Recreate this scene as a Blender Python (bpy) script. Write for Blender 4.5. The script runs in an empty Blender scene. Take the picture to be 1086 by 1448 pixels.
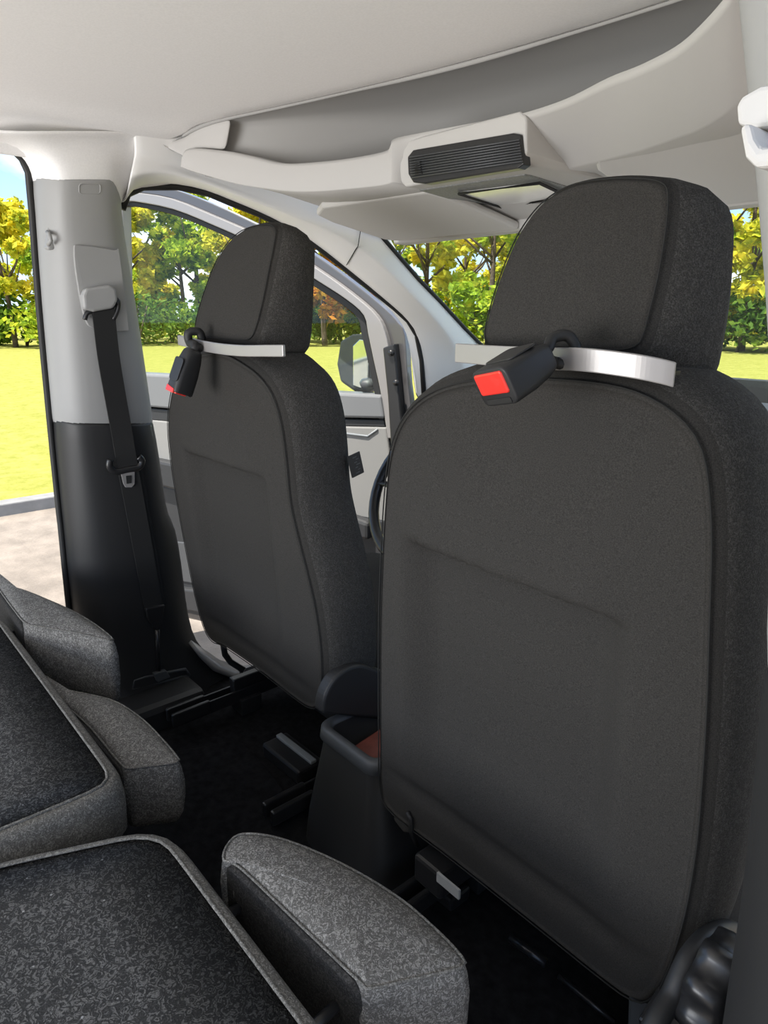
import bpy, bmesh, math, random
from mathutils import Vector, Matrix, noise as mnoise
R = math.radians
SC = bpy.context.scene
COL = SC.collection

# ------------------------------------------------------------------ camera
FPX, PITCH, YAW = 969.0, R(16.1), R(40.6)
CAM = Vector((0.875, 0.0, 1.0))
DV = Vector((-math.cos(YAW) * math.cos(PITCH), math.sin(YAW) * math.cos(PITCH), -math.sin(PITCH)))
RV = Vector((math.sin(YAW), math.cos(YAW), 0))
UV = RV.cross(DV)
cd = bpy.data.cameras.new('camera')
cam = bpy.data.objects.new('camera', cd); COL.objects.link(cam)
cd.sensor_fit = 'VERTICAL'; cd.sensor_height = 24.0; cd.lens = FPX / 1448 * 24.0
cd.clip_start = 0.02; cd.clip_end = 500
cam.matrix_world = Matrix(((RV.x, UV.x, -DV.x, CAM.x), (RV.y, UV.y, -DV.y, CAM.y), (RV.z, UV.z, -DV.z, CAM.z), (0, 0, 0, 1)))
SC.camera = cam

# ------------------------------------------------------------------ world, sun, exposure
SC.view_settings.view_transform = 'Standard'
SC.view_settings.look = 'None'
SC.view_settings.gamma = 1
SC.view_settings.use_curve_mapping = False
SC.view_settings.exposure = 1.4
W = bpy.data.worlds.new('sky'); SC.world = W; W.use_nodes = True
wn = W.node_tree.nodes; wl = W.node_tree.links
bg = wn['Background']
tc = wn.new('ShaderNodeTexCoord'); sep = wn.new('ShaderNodeSeparateXYZ'); wl.new(tc.outputs['Generated'], sep.inputs[0])
rmp = wn.new('ShaderNodeValToRGB'); wl.new(sep.outputs['Z'], rmp.inputs[0])
e = rmp.color_ramp.elements
e[0].position = 0.0; e[0].color = (0.50, 0.64, 0.80, 1)
e[1].position = 0.30; e[1].color = (0.10, 0.27, 0.60, 1)
k3 = e.new(0.65); k3.color = (.46, .48, .50, 1)
ns = wn.new('ShaderNodeTexNoise'); ns.inputs['Scale'].default_value = 3.2; ns.inputs['Detail'].default_value = 6
mp = wn.new('ShaderNodeMapping'); mp.inputs['Scale'].default_value = (1, 1, 2.5)
wl.new(tc.outputs['Generated'], mp.inputs[0]); wl.new(mp.outputs[0], ns.inputs['Vector'])
cr = wn.new('ShaderNodeValToRGB'); cr.color_ramp.elements[0].position = 0.5; cr.color_ramp.elements[1].position = 0.66
wl.new(ns.outputs['Fac'], cr.inputs[0])
mx = wn.new('ShaderNodeMixRGB'); mx.inputs[2].default_value = (0.95, 0.96, 0.98, 1)
wl.new(cr.outputs[0], mx.inputs[0]); wl.new(rmp.outputs[0], mx.inputs[1])
wl.new(mx.outputs[0], bg.inputs['Color']); bg.inputs['Strength'].default_value = 0.85

sl = bpy.data.lights.new('sun', 'SUN'); sl.energy = 4.0; sl.angle = R(0.6); sl.color = (1, 0.95, 0.87)
so = bpy.data.objects.new('sun', sl); COL.objects.link(so)
so.rotation_euler = Vector((0.0, 0.40, -0.92)).to_track_quat('-Z', 'Y').to_euler()
# added soft fill light at the tailgate end, lifts the dark headliner
al = bpy.data.lights.new('headliner_fill', 'AREA'); al.shape = 'RECTANGLE'; al.size = 1.2; al.size_y = 1.0; al.energy = 23
ao = bpy.data.objects.new('headliner_fill', al); COL.objects.link(ao)
ao.location = (0.0, -1.75, 0.65); ao.rotation_euler = (R(118), 0, 0)

# ------------------------------------------------------------------ helpers
def pt(px, py, **k):
    q = DV + ((px - 543) / FPX) * RV + ((724 - py) / FPX) * UV
    (a, v), = k.items(); i = 'xyz'.index(a)
    return CAM + q * ((v - CAM[i]) / q[i])
def ptp(px, py, P0, N):
    q = DV + ((px - 543) / FPX) * RV + ((724 - py) / FPX) * UV
    return CAM + q * ((Vector(P0) - CAM).dot(N) / q.dot(N))
def pts(l, **k): return [pt(a, b, **k) for a, b in l]

def tag(o, label=None, cat=None, group=None, kind=None):
    if label: o['label'] = label
    if cat: o['category'] = cat
    if group: o['group'] = group
    if kind: o['kind'] = kind
    return o
WL = {}
def empty(name, loc):
    o = bpy.data.objects.new(name, None); COL.objects.link(o); o.empty_display_size = .05
    o.location = loc; WL[o.name] = Vector(loc); return o
def mk(name, verts, faces, mat, parent=None, smooth=True, bevel=0, sub=0, solid=0, segs=2, autosm=None, off=-1, origin=None):
    base = WL[parent.name] if parent else (Vector(origin) if origin is not None else Vector((0, 0, 0)))
    me = bpy.data.meshes.new(name)
    me.from_pydata([tuple(Vector(v) - base) for v in verts], [], faces)
    bm = bmesh.new(); bm.from_mesh(me)
    bmesh.ops.remove_doubles(bm, verts=bm.verts, dist=1e-5)
    if not solid: bmesh.ops.recalc_face_normals(bm, faces=bm.faces)
    bm.to_mesh(me); bm.free()
    if smooth:
        for p in me.polygons: p.use_smooth = True
    me.materials.append(mat)
    o = bpy.data.objects.new(name, me); COL.objects.link(o)
    if parent: o.parent = parent
    else: o.location = base
    WL[o.name] = base
    if solid:
        m = o.modifiers.new('solid', 'SOLIDIFY'); m.thickness = solid; m.offset = off
    if bevel:
        m = o.modifiers.new('bevel', 'BEVEL'); m.width = bevel; m.segments = segs; m.limit_method = 'ANGLE'; m.angle_limit = R(35)
        m.harden_normals = False
    if sub:
        m = o.modifiers.new('sub', 'SUBSURF'); m.levels = sub; m.render_levels = sub
    return o
class MB:
    def __init__(s): s.v = []; s.f = []
    def add(s, v, f):
        n = len(s.v); s.v += [Vector(p) for p in v]; s.f += [tuple(i + n for i in q) for q in f]; return s
    def box(s, c, sz, rot=None):
        c = Vector(c); a = []
        for x in (-.5, .5):
            for y in (-.5, .5):
                for z in (-.5, .5):
                    p = Vector((x * sz[0], y * sz[1], z * sz[2]))
                    if rot: p = rot @ p
                    a.append(c + p)
        return s.add(a, [(0, 1, 3, 2), (4, 6, 7, 5), (0, 4, 5, 1), (2, 3, 7, 6), (0, 2, 6, 4), (1, 5, 7, 3)])
    def prism(s, outl, ext):
        n = len(outl); ext = Vector(ext)
        return s.add(list(outl) + [Vector(p) + ext for p in outl],
                     [tuple(range(n)), tuple(range(2 * n - 1, n - 1, -1))] + [(i, (i + 1) % n, n + (i + 1) % n, n + i) for i in range(n)])
    def tube(s, path, r, n=8, closed=False, flat=1.0):
        path = [Vector(p) for p in path]; L = len(path); vs = []; fs = []
        prev = None
        for i, p in enumerate(path):
            if closed: t = path[(i + 1) % L] - path[i - 1]
            else: t = path[min(i + 1, L - 1)] - path[max(i - 1, 0)]
            t.normalize()
            if prev is None:
                a = Vector((0, 0, 1)) if abs(t.z) < .9 else Vector((1, 0, 0))
                u = t.cross(a).normalized()
            else:
                u = (prev - t * prev.dot(t)).normalized()
            prev = u; w = t.cross(u)
            rr = r[i] if isinstance(r, (list, tuple)) else r
            for k in range(n):
                an = 2 * math.pi * k / n
                vs.append(p + u * math.cos(an) * rr + w * math.sin(an) * rr * flat)
        for i in range(L if closed else L - 1):
            j = (i + 1) % L
            for k in range(n):
                fs.append((i * n + k, i * n + (k + 1) % n, j * n + (k + 1) % n, j * n + k))
        if not closed:
            fs.append(tuple(range(n - 1, -1, -1))); fs.append(tuple((L - 1) * n + k for k in range(n)))
        return s.add(vs, fs)
    def grid(s, rows):
        m = len(rows[0]); v = [p for r in rows for p in r]
        return s.add(v, [(i * m + j, i * m + j + 1, (i + 1) * m + j + 1, (i + 1) * m + j) for i in range(len(rows) - 1) for j in range(m - 1)])
    def loft(s, rings, cap=True):
        m = len(rings[0]); v = [p for r in rings for p in r]
        f = [(i * m + j, i * m + (j + 1) % m, (i + 1) * m + (j + 1) % m, (i + 1) * m + j) for i in range(len(rings) - 1) for j in range(m)]
        if cap: f += [tuple(range(m - 1, -1, -1)), tuple((len(rings) - 1) * m + k for k in range(m))]
        return s.add(v, f)
    def ribbon(s, path, wid, th, nrm):
        # wid: width per point or const; nrm: thickness direction
        path = [Vector(p) for p in path]; L = len(path); rings = []
        nrm = Vector(nrm).normalized()
        for i, p in enumerate(path):
            t = (path[min(i + 1, L - 1)] - path[max(i - 1, 0)]).normalized()
            w = t.cross(nrm).normalized(); n2 = w.cross(t)
            ww = (wid[i] if isinstance(wid, (list, tuple)) else wid) / 2
            rings.append([p + w * ww + n2 * th / 2, p - w * ww + n2 * th / 2, p - w * ww - n2 * th / 2, p + w * ww - n2 * th / 2])
        return s.loft(rings)
    def build(s, name, mat, parent=None, **k): return mk(name, s.v, s.f, mat, parent, **k)
def smooth_path(p, n, closed=False):
    p = [Vector(q) for q in p]; L = len(p); out = []
    def cr(a, b, c, d, t): return .5 * ((2 * b) + (c - a) * t + (2 * a - 5 * b + 4 * c - d) * t * t + (3 * b - a - 3 * c + d) * t ** 3)
    S = L if closed else L - 1
    for i in range(S):
        if closed: a, b, c, d = p[(i - 1) % L], p[i], p[(i + 1) % L], p[(i + 2) % L]
        else: a, b, c, d = p[max(i - 1, 0)], p[i], p[i + 1], p[min(i + 2, L - 1)]
        for k in range(n): out.append(cr(a, b, c, d, k / n))
    if not closed: out.append(p[-1])
    return out
def resample(p, N, closed=True):
    p = [Vector(q) for q in p]
    if closed: p = p + [p[0]]
    ds = [0]
    for a, b in zip(p, p[1:]): ds.append(ds[-1] + (b - a).length)
    out = []; j = 0; M = N if closed else N - 1
    for i in range(N):
        t = ds[-1] * i / M
        while j < len(ds) - 2 and ds[j + 1] < t: j += 1
        u = (t - ds[j]) / max(1e-9, ds[j + 1] - ds[j]); out.append(p[j].lerp(p[j + 1], min(1, u)))
    return out
def rrect(cx, cy, w, h, r, n=5):
    o = []
    for (sx, sy, a0) in ((1, 1, 0), (-1, 1, 90), (-1, -1, 180), (1, -1, 270)):
        for k in range(n + 1):
            a = R(a0 + 90 * k / n)
            o.append((cx + sx * (w / 2 - r) + r * math.cos(a), cy + sy * (h / 2 - r) + r * math.sin(a)))
    return o
def sstep(a, b, x):
    t = max(0, min(1, (x - a) / (b - a))); return t * t * (3 - 2 * t)

# ------------------------------------------------------------------ materials
def mat(name, col, rough=.6, metal=0, spec=.5, bump=None, vary=None, coat=0):
    m = bpy.data.materials.new(name); m.use_nodes = True
    n = m.node_tree.nodes; l = m.node_tree.links; b = n['Principled BSDF']
    b.inputs['Base Color'].default_value = (*col, 1); b.inputs['Roughness'].default_value = rough
    b.inputs['Metallic'].default_value = metal; b.inputs['Specular IOR Level'].default_value = spec
    b.inputs['Coat Weight'].default_value = coat
    t = n.new('ShaderNodeTexCoord')
    if vary:   # (scale, amount, detail)
        x = n.new('ShaderNodeTexNoise'); x.inputs['Scale'].default_value = vary[0]; x.inputs['Detail'].default_value = 5
        l.new(t.outputs['Object'], x.inputs['Vector'])
        r = n.new('ShaderNodeValToRGB'); r.color_ramp.elements[0].position = .3; r.color_ramp.elements[1].position = .7
        r.color_ramp.elements[0].color = (*[c * (1 - vary[1]) for c in col], 1); r.color_ramp.elements[1].color = (*[min(1, c * (1 + vary[1])) for c in col], 1)
        l.new(x.outputs['Fac'], r.inputs[0]); l.new(r.outputs[0], b.inputs['Base Color'])
    if bump:   # (scale, strength, distance)
        x = n.new('ShaderNodeTexNoise'); x.inputs['Scale'].default_value = bump[0]; x.inputs['Detail'].default_value = 4
        l.new(t.outputs['Object'], x.inputs['Vector'])
        bp = n.new('ShaderNodeBump'); bp.inputs['Strength'].default_value = bump[1]; bp.inputs['Distance'].default_value = bump[2]
        l.new(x.outputs['Fac'], bp.inputs['Height']); l.new(bp.outputs[0], b.inputs['Normal'])
    return m
def worm(name, dark, light, scale=110, speck=0.0):
    """woven cloth with short curled threads: contour lines of a noise field"""
    m = mat(name, dark, .95, spec=.1); n = m.node_tree.nodes; l = m.node_tree.links; b = n['Principled BSDF']
    t = n.new('ShaderNodeTexCoord')
    x = n.new('ShaderNodeTexNoise'); x.inputs['Scale'].default_value = scale; x.inputs['Detail'].default_value = 2.0; x.inputs['Distortion'].default_value = 1.2
    l.new(t.outputs['Object'], x.inputs['Vector'])
    a = n.new('ShaderNodeMath'); a.operation = 'MULTIPLY'; a.inputs[1].default_value = 4; l.new(x.outputs['Fac'], a.inputs[0])
    p = n.new('ShaderNodeMath'); p.operation = 'PINGPONG'; p.inputs[1].default_value = .5; l.new(a.outputs[0], p.inputs[0])
    r = n.new('ShaderNodeValToRGB'); r.color_ramp.elements[0].position = .22; r.color_ramp.elements[1].position = .42
    r.color_ramp.elements[0].color = (*dark, 1); r.color_ramp.elements[1].color = (*light, 1)
    l.new(p.outputs[0], r.inputs[0])
    out = r.outputs[0]
    x2 = n.new('ShaderNodeTexNoise'); x2.inputs['Scale'].default_value = 700; l.new(t.outputs['Object'], x2.inputs['Vector'])
    mm = n.new('ShaderNodeMixRGB'); mm.blend_type = 'MULTIPLY'; mm.inputs[0].default_value = .7
    r2 = n.new('ShaderNodeValToRGB'); r2.color_ramp.elements[0].position = .3; r2.color_ramp.elements[1].position = .7; r2.color_ramp.elements[0].color = (.45, .45, .45, 1); r2.color_ramp.elements[1].color = (1.4, 1.4, 1.4, 1)
    l.new(x2.outputs['Fac'], r2.inputs[0]); l.new(out, mm.inputs[1]); l.new(r2.outputs[0], mm.inputs[2])
    out = mm.outputs[0]
    if speck:
        x3 = n.new('ShaderNodeTexVoronoi'); x3.inputs['Scale'].default_value = 60; l.new(t.outputs['Object'], x3.inputs['Vector'])
        r3 = n.new('ShaderNodeValToRGB'); r3.color_ramp.elements[0].position = .05; r3.color_ramp.elements[1].position = .09
        r3.color_ramp.elements[0].color = (1, 1, 1, 1); r3.color_ramp.elements[1].color = (0, 0, 0, 1)
        l.new(x3.outputs['Distance'], r3.inputs[0])
        m4 = n.new('ShaderNodeMixRGB'); m4.inputs[2].default_value = (speck, speck, speck, 1); l.new(r3.outputs[0], m4.inputs[0]); l.new(out, m4.inputs[1]); out = m4.outputs[0]
    l.new(out, b.inputs['Base Color'])
    bp = n.new('ShaderNodeBump'); bp.inputs['Strength'].default_value = .5; bp.inputs['Distance'].default_value = .001
    l.new(p.outputs[0], bp.inputs['Height']); l.new(bp.outputs[0], b.inputs['Normal'])
    return m
def glass(name, tint=(.93, .96, .95)):
    m = bpy.data.materials.new(name); m.use_nodes = True; n = m.node_tree.nodes; l = m.node_tree.links
    n.remove(n['Principled BSDF'])
    t = n.new('ShaderNodeBsdfTransparent'); t.inputs[0].default_value = (*tint, 1)
    g = n.new('ShaderNodeBsdfGlossy'); g.inputs['Roughness'].default_value = .02
    x = n.new('ShaderNodeMixShader'); x.inputs[0].default_value = .02; l.new(t.outputs[0], x.inputs[1]); l.new(g.outputs[0], x.inputs[2])
    l.new(x.outputs[0], n['Material Output'].inputs['Surface']); return m

M = {}
M['roof'] = mat('headliner_cloth', (.82, .81, .80), .95, spec=.1, bump=(900, .15, .0005), vary=(300, .03))
M['recess'] = mat('shaded_headliner_cloth', (.36, .355, .345), .95, spec=.1, bump=(900, .15, .0005))  # headliner cloth darkened, the recess shade is in the colour
M['shelf'] = mat('pale_moulding', (.46, .45, .435), .7, spec=.3, bump=(700, .06, .0005))
M['pale'] = mat('pale_grey_plastic', (.30, .30, .296), .5, spec=.35, bump=(900, .08, .0004))
M['apil'] = mat('light_grey_plastic', (.80, .795, .78), .5, spec=.35, bump=(900, .08, .0004))
M['visor'] = mat('visor_vinyl', (.52, .51, .495), .75, spec=.2, bump=(900, .08, .0004))
M['black'] = mat('black_plastic', (.019, .019, .0195), .5, spec=.4, bump=(800, .12, .0005))
M['black2'] = mat('smooth_black_plastic', (.016, .016, .017), .32, spec=.5)
M['rubber'] = mat('black_rubber', (.012, .012, .012), .6)
M['charcoal'] = mat('charcoal_plastic', (.055, .058, .062), .5, bump=(800, .1, .0005))
M['cloth'] = mat('seat_cloth', (.033, .0312, .0288), .95, spec=.12, bump=(1100, .4, .0007), vary=(900, .35))
M['sidecloth'] = worm('side_bolster_cloth', (.042, .040, .037), (.064, .061, .057), 170)
M['seam'] = mat('seam_thread', (.024, .024, .023), .9, spec=.1)
M['wormcloth'] = worm('curled_thread_cloth', (.10, .096, .09), (.22, .212, .20), 150)
M['wormside'] = worm('dark_side_cloth', (.030, .029, .028), (.05, .048, .046), 150)
M['carpetback'] = worm('dark_carpet', (.040, .040, .040), (.125, .124, .122), 130, speck=.30)
M['trimband'] = worm('grey_edge_cloth', (.11, .106, .098), (.20, .193, .18), 150)
M['floor'] = mat('black_carpet', (.012, .012, .013), .95, spec=.05, bump=(500, .6, .002), vary=(60, .4))
M['steel'] = mat('brushed_aluminium', (.33, .315, .305), .4, metal=.4, bump=(400, .08, .0003))
M['chrome'] = mat('polished_metal', (.75, .75, .75), .2, metal=1)
M['rail'] = mat('painted_rail', (.03, .03, .033), .3, metal=.5)
M['red'] = mat('red_plastic', (.75, .035, .025), .35, spec=.5, coat=.2)
M['belt'] = mat('belt_webbing', (.010, .010, .010), .85, bump=(600, .4, .0006))
M['brown'] = mat('reddish_brown_leather', (.13, .035, .025), .45, bump=(90, .4, .001), vary=(40, .3))
M['sticker'] = mat('grey_sticker', (.35, .35, .34), .5)
M['underpanel'] = mat('grained_grey_plastic', (.17, .175, .17), .55, bump=(300, .4, .001), vary=(250, .25))
M['lamp'] = mat('clear_lamp_lens', (.85, .85, .84), .15, spec=.6)
M['paint'] = mat('dark_grey_car_paint', (.085, .082, .084), .3, metal=.3, coat=.6)
M['silver'] = mat('silver_inner_paint', (.25, .24, .235), .35, metal=.2, coat=.3)
M['doorgrey'] = mat('door_card_grey', (.21, .208, .20), .6, bump=(700, .1, .0005))
M['beltrail'] = mat('door_belt_grey', (.15, .155, .16), .5, bump=(700, .1, .0005))
M['doordark'] = mat('door_card_dark', (.022, .023, .025), .6, bump=(700, .1, .0005))
M['dash'] = mat('dash_grey', (.20, .215, .225), .6, bump=(700, .1, .0005))
M['glass'] = glass('clear_glass')
M['mirror'] = mat('mirror_glass', (.85, .88, .9), .03, metal=1)
def grass_mat():
    m = mat('short_grass', (.1, .13, .02), 1, spec=.05); n = m.node_tree.nodes; l = m.node_tree.links; b = n['Principled BSDF']
    t = n.new('ShaderNodeTexCoord')
    x = n.new('ShaderNodeTexNoise'); x.inputs['Scale'].default_value = 5; x.inputs['Detail'].default_value = 12; x.inputs['Roughness'].default_value = .85
    l.new(t.outputs['Object'], x.inputs['Vector'])
    r = n.new('ShaderNodeValToRGB'); r.color_ramp.elements[0].position = .3; r.color_ramp.elements[1].position = .72
    r.color_ramp.elements[0].color = (.14, .165, .021, 1); r.color_ramp.elements[1].color = (.37, .345, .105, 1)
    l.new(x.outputs['Fac'], r.inputs[0]); l.new(r.outputs[0], b.inputs['Base Color']); return m
M['grass'] = grass_mat()
M['pave'] = mat('paving', (.205, .176, .15), .9, bump=(25, .5, .02), vary=(6, .22))
M['kerb'] = mat('kerb_stone', (.22, .22, .22), .9, vary=(8, .15))
M['bark'] = mat('bark', (.10, .07, .05), .95, bump=(20, .6, .03), vary=(9, .4))
def leaf_mat(name, c0, c1, c2):
    m = bpy.data.materials.new(name); m.use_nodes = True; n = m.node_tree.nodes; l = m.node_tree.links
    b = n['Principled BSDF']; b.inputs['Roughness'].default_value = .7; b.inputs['Specular IOR Level'].default_value = .2
    t = n.new('ShaderNodeTexCoord')
    x = n.new('ShaderNodeTexNoise'); x.inputs['Scale'].default_value = 1.1; x.inputs['Detail'].default_value = 6; x.inputs['Roughness'].default_value = .75
    l.new(t.outputs['Object'], x.inputs['Vector'])
    r = n.new('ShaderNodeValToRGB'); e = r.color_ramp.elements; e[0].position = .38; e[0].color = (*c0, 1); e[1].position = .62; e[1].color = (*c2, 1)
    k = e.new(.5); k.color = (*c1, 1)
    l.new(x.outputs['Fac'], r.inputs[0]); l.new(r.outputs[0], b.inputs['Base Color'])
    tr = n.new('ShaderNodeBsdfTranslucent'); l.new(r.outputs[0], tr.inputs[0])
    mxs = n.new('ShaderNodeMixShader'); mxs.inputs[0].default_value = .5
    l.new(b.outputs[0], mxs.inputs[1]); l.new(tr.outputs[0], mxs.inputs[2]); l.new(mxs.outputs[0], n['Material Output'].inputs['Surface'])
    return m
M['leaf_y'] = leaf_mat('yellow_green_leaves', (.20, .27, .02), (.66, .62, .05), (.95, .78, .08))
M['leaf_g'] = leaf_mat('green_leaves', (.10, .20, .018), (.38, .52, .04), (.80, .76, .08))
M['leaf_o'] = leaf_mat('orange_leaves', (.22, .18, .02), (.60, .32, .03), (.65, .22, .03))
M['leaf_d'] = leaf_mat('dark_shrub_leaves', (.03, .08, .01), (.09, .18, .02), (.24, .34, .04))

# ================================================================== OUTSIDE
GZ = -0.58
def quad(name, x0, x1, y0, y1, z, m):
    return mk(name, [(x0, y0, z), (x1, y0, z), (x1, y1, z), (x0, y1, z)], [(0, 1, 2, 3)], m, smooth=False)
g = quad('floor_pavement', -5.2, 60, -60, 60, GZ, M['pave']); tag(g, 'sunlit pale paving beside the van', 'pavement', kind='structure')
g = mk('floor_lawn', [(-160, -120, GZ + .05), (-5.36, -120, GZ + .05), (-5.36, 8, GZ + .05), (60, 8, GZ + .05), (60, 160, GZ + .05), (-160, 160, GZ + .05)], [(0, 1, 2, 3, 4, 5)], M['grass'], smooth=False)
tag(g, 'bright short lawn running back to the trees', 'lawn', kind='structure')
b = MB(); b.box((-5.28, -21, GZ + .04), (.16, 58, .12)); b.box((27.3, 7.92, GZ + .04), (65.3, .16, .12))
g = b.build('trim_kerb', M['kerb'], smooth=False, bevel=.01); tag(g, 'pale stone kerb between paving and lawn', 'kerb', kind='structure')

rng = random.Random(7)
def crown_mesh(name, blobs, n, size, m, parent, seed):
    rg = random.Random(seed); v = []; f = []
    tot = sum(b[1] ** 2 for b in blobs)
    for (c, r, sz) in blobs:
        for k in range(int(n * r * r / tot)):
            d = Vector((rg.gauss(0, 1), rg.gauss(0, 1), rg.gauss(0, 1))).normalized()
            q = Vector(c) + Vector((d.x * r, d.y * r, d.z * r * sz)) * (rg.random() ** .33) * (.75 + .4 * mnoise.noise(d * 2.5 + Vector((seed, 0, 0))))
            s = size * rg.uniform(.6, 1.4)
            u = Vector((rg.gauss(0, 1), rg.gauss(0, 1), rg.gauss(0, .7))).normalized()
            w = u.cross(Vector((rg.gauss(0, 1), rg.gauss(0, 1), rg.gauss(0, 1)))).normalized()
            i = len(v)
            v += [q - u * s, q + w * s * .55, q + u * s, q - w * s * .55]; f.append((i, i + 1, i + 2, i + 3))
    me_ = mk(name, v, f, m, parent, smooth=False)
    return me_
def tree(az, dist, h, kind, label, group, seed, low=.22, wid=.30):
    # az in degrees measured from +Y towards -X
    x = CAM.x - dist * math.sin(R(az)); y = CAM.y + dist * math.cos(R(az))
    t = empty('tree', (x, y, GZ + .05)); tag(t, label, 'tree', group)
    rg = random.Random(seed)
    zb = GZ + .05
    path = [Vector((x, y, zb)), Vector((x + rg.uniform(-.1, .1), y, zb + h * .25)), Vector((x + rg.uniform(-.3, .3), y + rg.uniform(-.3, .3), zb + h * .55)), Vector((x + rg.uniform(-.4, .4), y + rg.uniform(-.4, .4), zb + h * .85))]
    b = MB(); b.tube(smooth_path(path, 4), [.17 * h / 9 * (1 - .07 * i) for i in range(13)], 8)
    for k in range(6):
        a = rg.uniform(0, 6.28); z0 = zb + h * rg.uniform(.28, .5); l = h * rg.uniform(.18, .3)
        p0 = Vector((x, y, z0)); b.tube([p0, p0 + Vector((math.cos(a) * l * .6, math.sin(a) * l * .6, l * .5)), p0 + Vector((math.cos(a) * l, math.sin(a) * l, l * 1.1))], [.06 * h / 9, .045 * h / 9, .02 * h / 9], 6)
    b.build('trunk', M['bark'], t)
    blobs = []
    for k in range(34):
        a = rg.uniform(0, 6.28); zz = rg.uniform(low + .06, .92); rad = wid * h * (1 - abs(zz - .5) * 1.1) * rg.uniform(.3, 1.1)
        blobs.append(((x + math.cos(a) * rad, y + math.sin(a) * rad, zb + h * zz), h * rg.uniform(.06, .115), .8))
    crown_mesh('crown', blobs, 4600, .022 * h, M[kind], t, seed)
    return t
TG = 'trees in the row behind the lawn'
rows = [
 (90, 38, 8, 'leaf_y', None, .20), (83.5, 42, 7.5, 'leaf_g', None, .2),
 (77.0, 38, 7.2, 'leaf_y', 'yellowing tree seen at the left edge through the open sliding doorway', .24),
 (73, 44, 8.2, 'leaf_g', None, .15),
 (69, 41, 8.4, 'leaf_y', 'yellow-green tree just right of the pale pillar, seen through the open front door window', .12),
 (64, 42, 9.0, 'leaf_g', 'green tree just left of the driver headrest, seen through the open front door window', .1), (59, 40, 9.4, 'leaf_y', None, .1),
 (54.2, 36, 8.6, 'leaf_o', 'orange autumn tree seen right of the driver headrest, above the open door frame', .12),
 (50.5, 40, 9, 'leaf_g', None, .08),
 (46, 36, 9.5, 'leaf_y', 'yellow-green tree seen at the left end of the windscreen beside the pale front pillar', .06), (41, 34, 9.6, 'leaf_g', 'green tree seen through the windscreen just left of the passenger headrest', .06),
 (36.5, 34, 10, 'leaf_g', None, .06),
 (32, 35, 10, 'leaf_y', None, .06), (27, 34, 10, 'leaf_g', None, .05), (22.5, 34, 9.8, 'leaf_y', 'yellow-green tree seen between passenger headrest and right pillar', .05),
 (17, 34, 10, 'leaf_g', None, .05), (12, 35, 10, 'leaf_y', None, .05), (96.5, 40, 7, 'leaf_g', None, .2)]
for i, (az, d, h, kd, lb, low) in enumerate(rows):
    tree(az, d, h, kd, lb or 'leafy tree in the row behind the lawn', TG, 100 + i, low)
for i, az in enumerate((88, 77, 71, 65, 57, 52, 48, 43, 38.5, 34, 29, 24.5, 19, 14)):
    tree(az, 47 + (i % 3) * 3, (9.0 if az < 72 else 6.2) + (i % 2), ('leaf_g', 'leaf_y')[i % 2], 'leafy tree in the second row behind the lawn', 'trees in the back row', 300 + i, .0, .42)
def shrub(az, dist, r, h, seed):
    x = CAM.x - dist * math.sin(R(az)); y = CAM.y + dist * math.cos(R(az))
    t = empty('shrub', (x, y, GZ + .05)); tag(t, 'low green shrub at the foot of the tree row', 'shrub', 'shrubs under the trees')
    rg = random.Random(seed)
    b = MB()
    for k in range(3):
        a = rg.uniform(0, 6.28); b.tube([(x, y, GZ), (x + math.cos(a) * r * .5, y + math.sin(a) * r * .5, GZ + h * .6)], [.06, .03], 6)
    b.build('stem', M['bark'], t)
    bl = [((x + rg.uniform(-r, r), y + rg.uniform(-r, r), GZ + h * .45), h * .55, .9) for k in range(5)]
    crown_mesh('foliage', bl, 900, .16, M['leaf_d' if seed % 3 else 'leaf_g'], t, seed)
for i in range(34):
    shrub(10 + i * 2.55, 37 + (i * 7 % 5) - (4 if i < 14 else 0), 1.5, (1.6 if i > 26 else 2.3) + .5 * (i % 3), 500 + i)

# ================================================================== VAN SHELL
# ---- floor carpet
# painted roof rails above the side doors
b = MB()
for sg in (-1, 1): b.box((sg * .745, -.30, 1.375), (.17, 2.6, .07))
b.box((0, -.25, 1.425), (1.5, 2.5, .02))
g = b.build('trim_11', M['paint'], smooth=False, bevel=.02); tag(g, 'painted roof skin and rails above the headliner', 'roof skin', kind='structure')
b = MB(); b.box((0, .38, -.06), (1.54, 3.2, .12))
fl = b.build('floor', M['floor'], smooth=False, bevel=.01); tag(fl, 'black carpeted van floor under the seats', 'floor', kind='structure')

b = MB(); b.box((-.745, -.02, .0), (.24, 1.40, .135)); b.box((.76, .0, -.03), (.20, 1.2, .10)); g = b.build('trim_8', M['black'], smooth=False, bevel=.02); tag(g, 'black sliding door sills along both sides of the floor', 'door sill', kind='structure')
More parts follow.
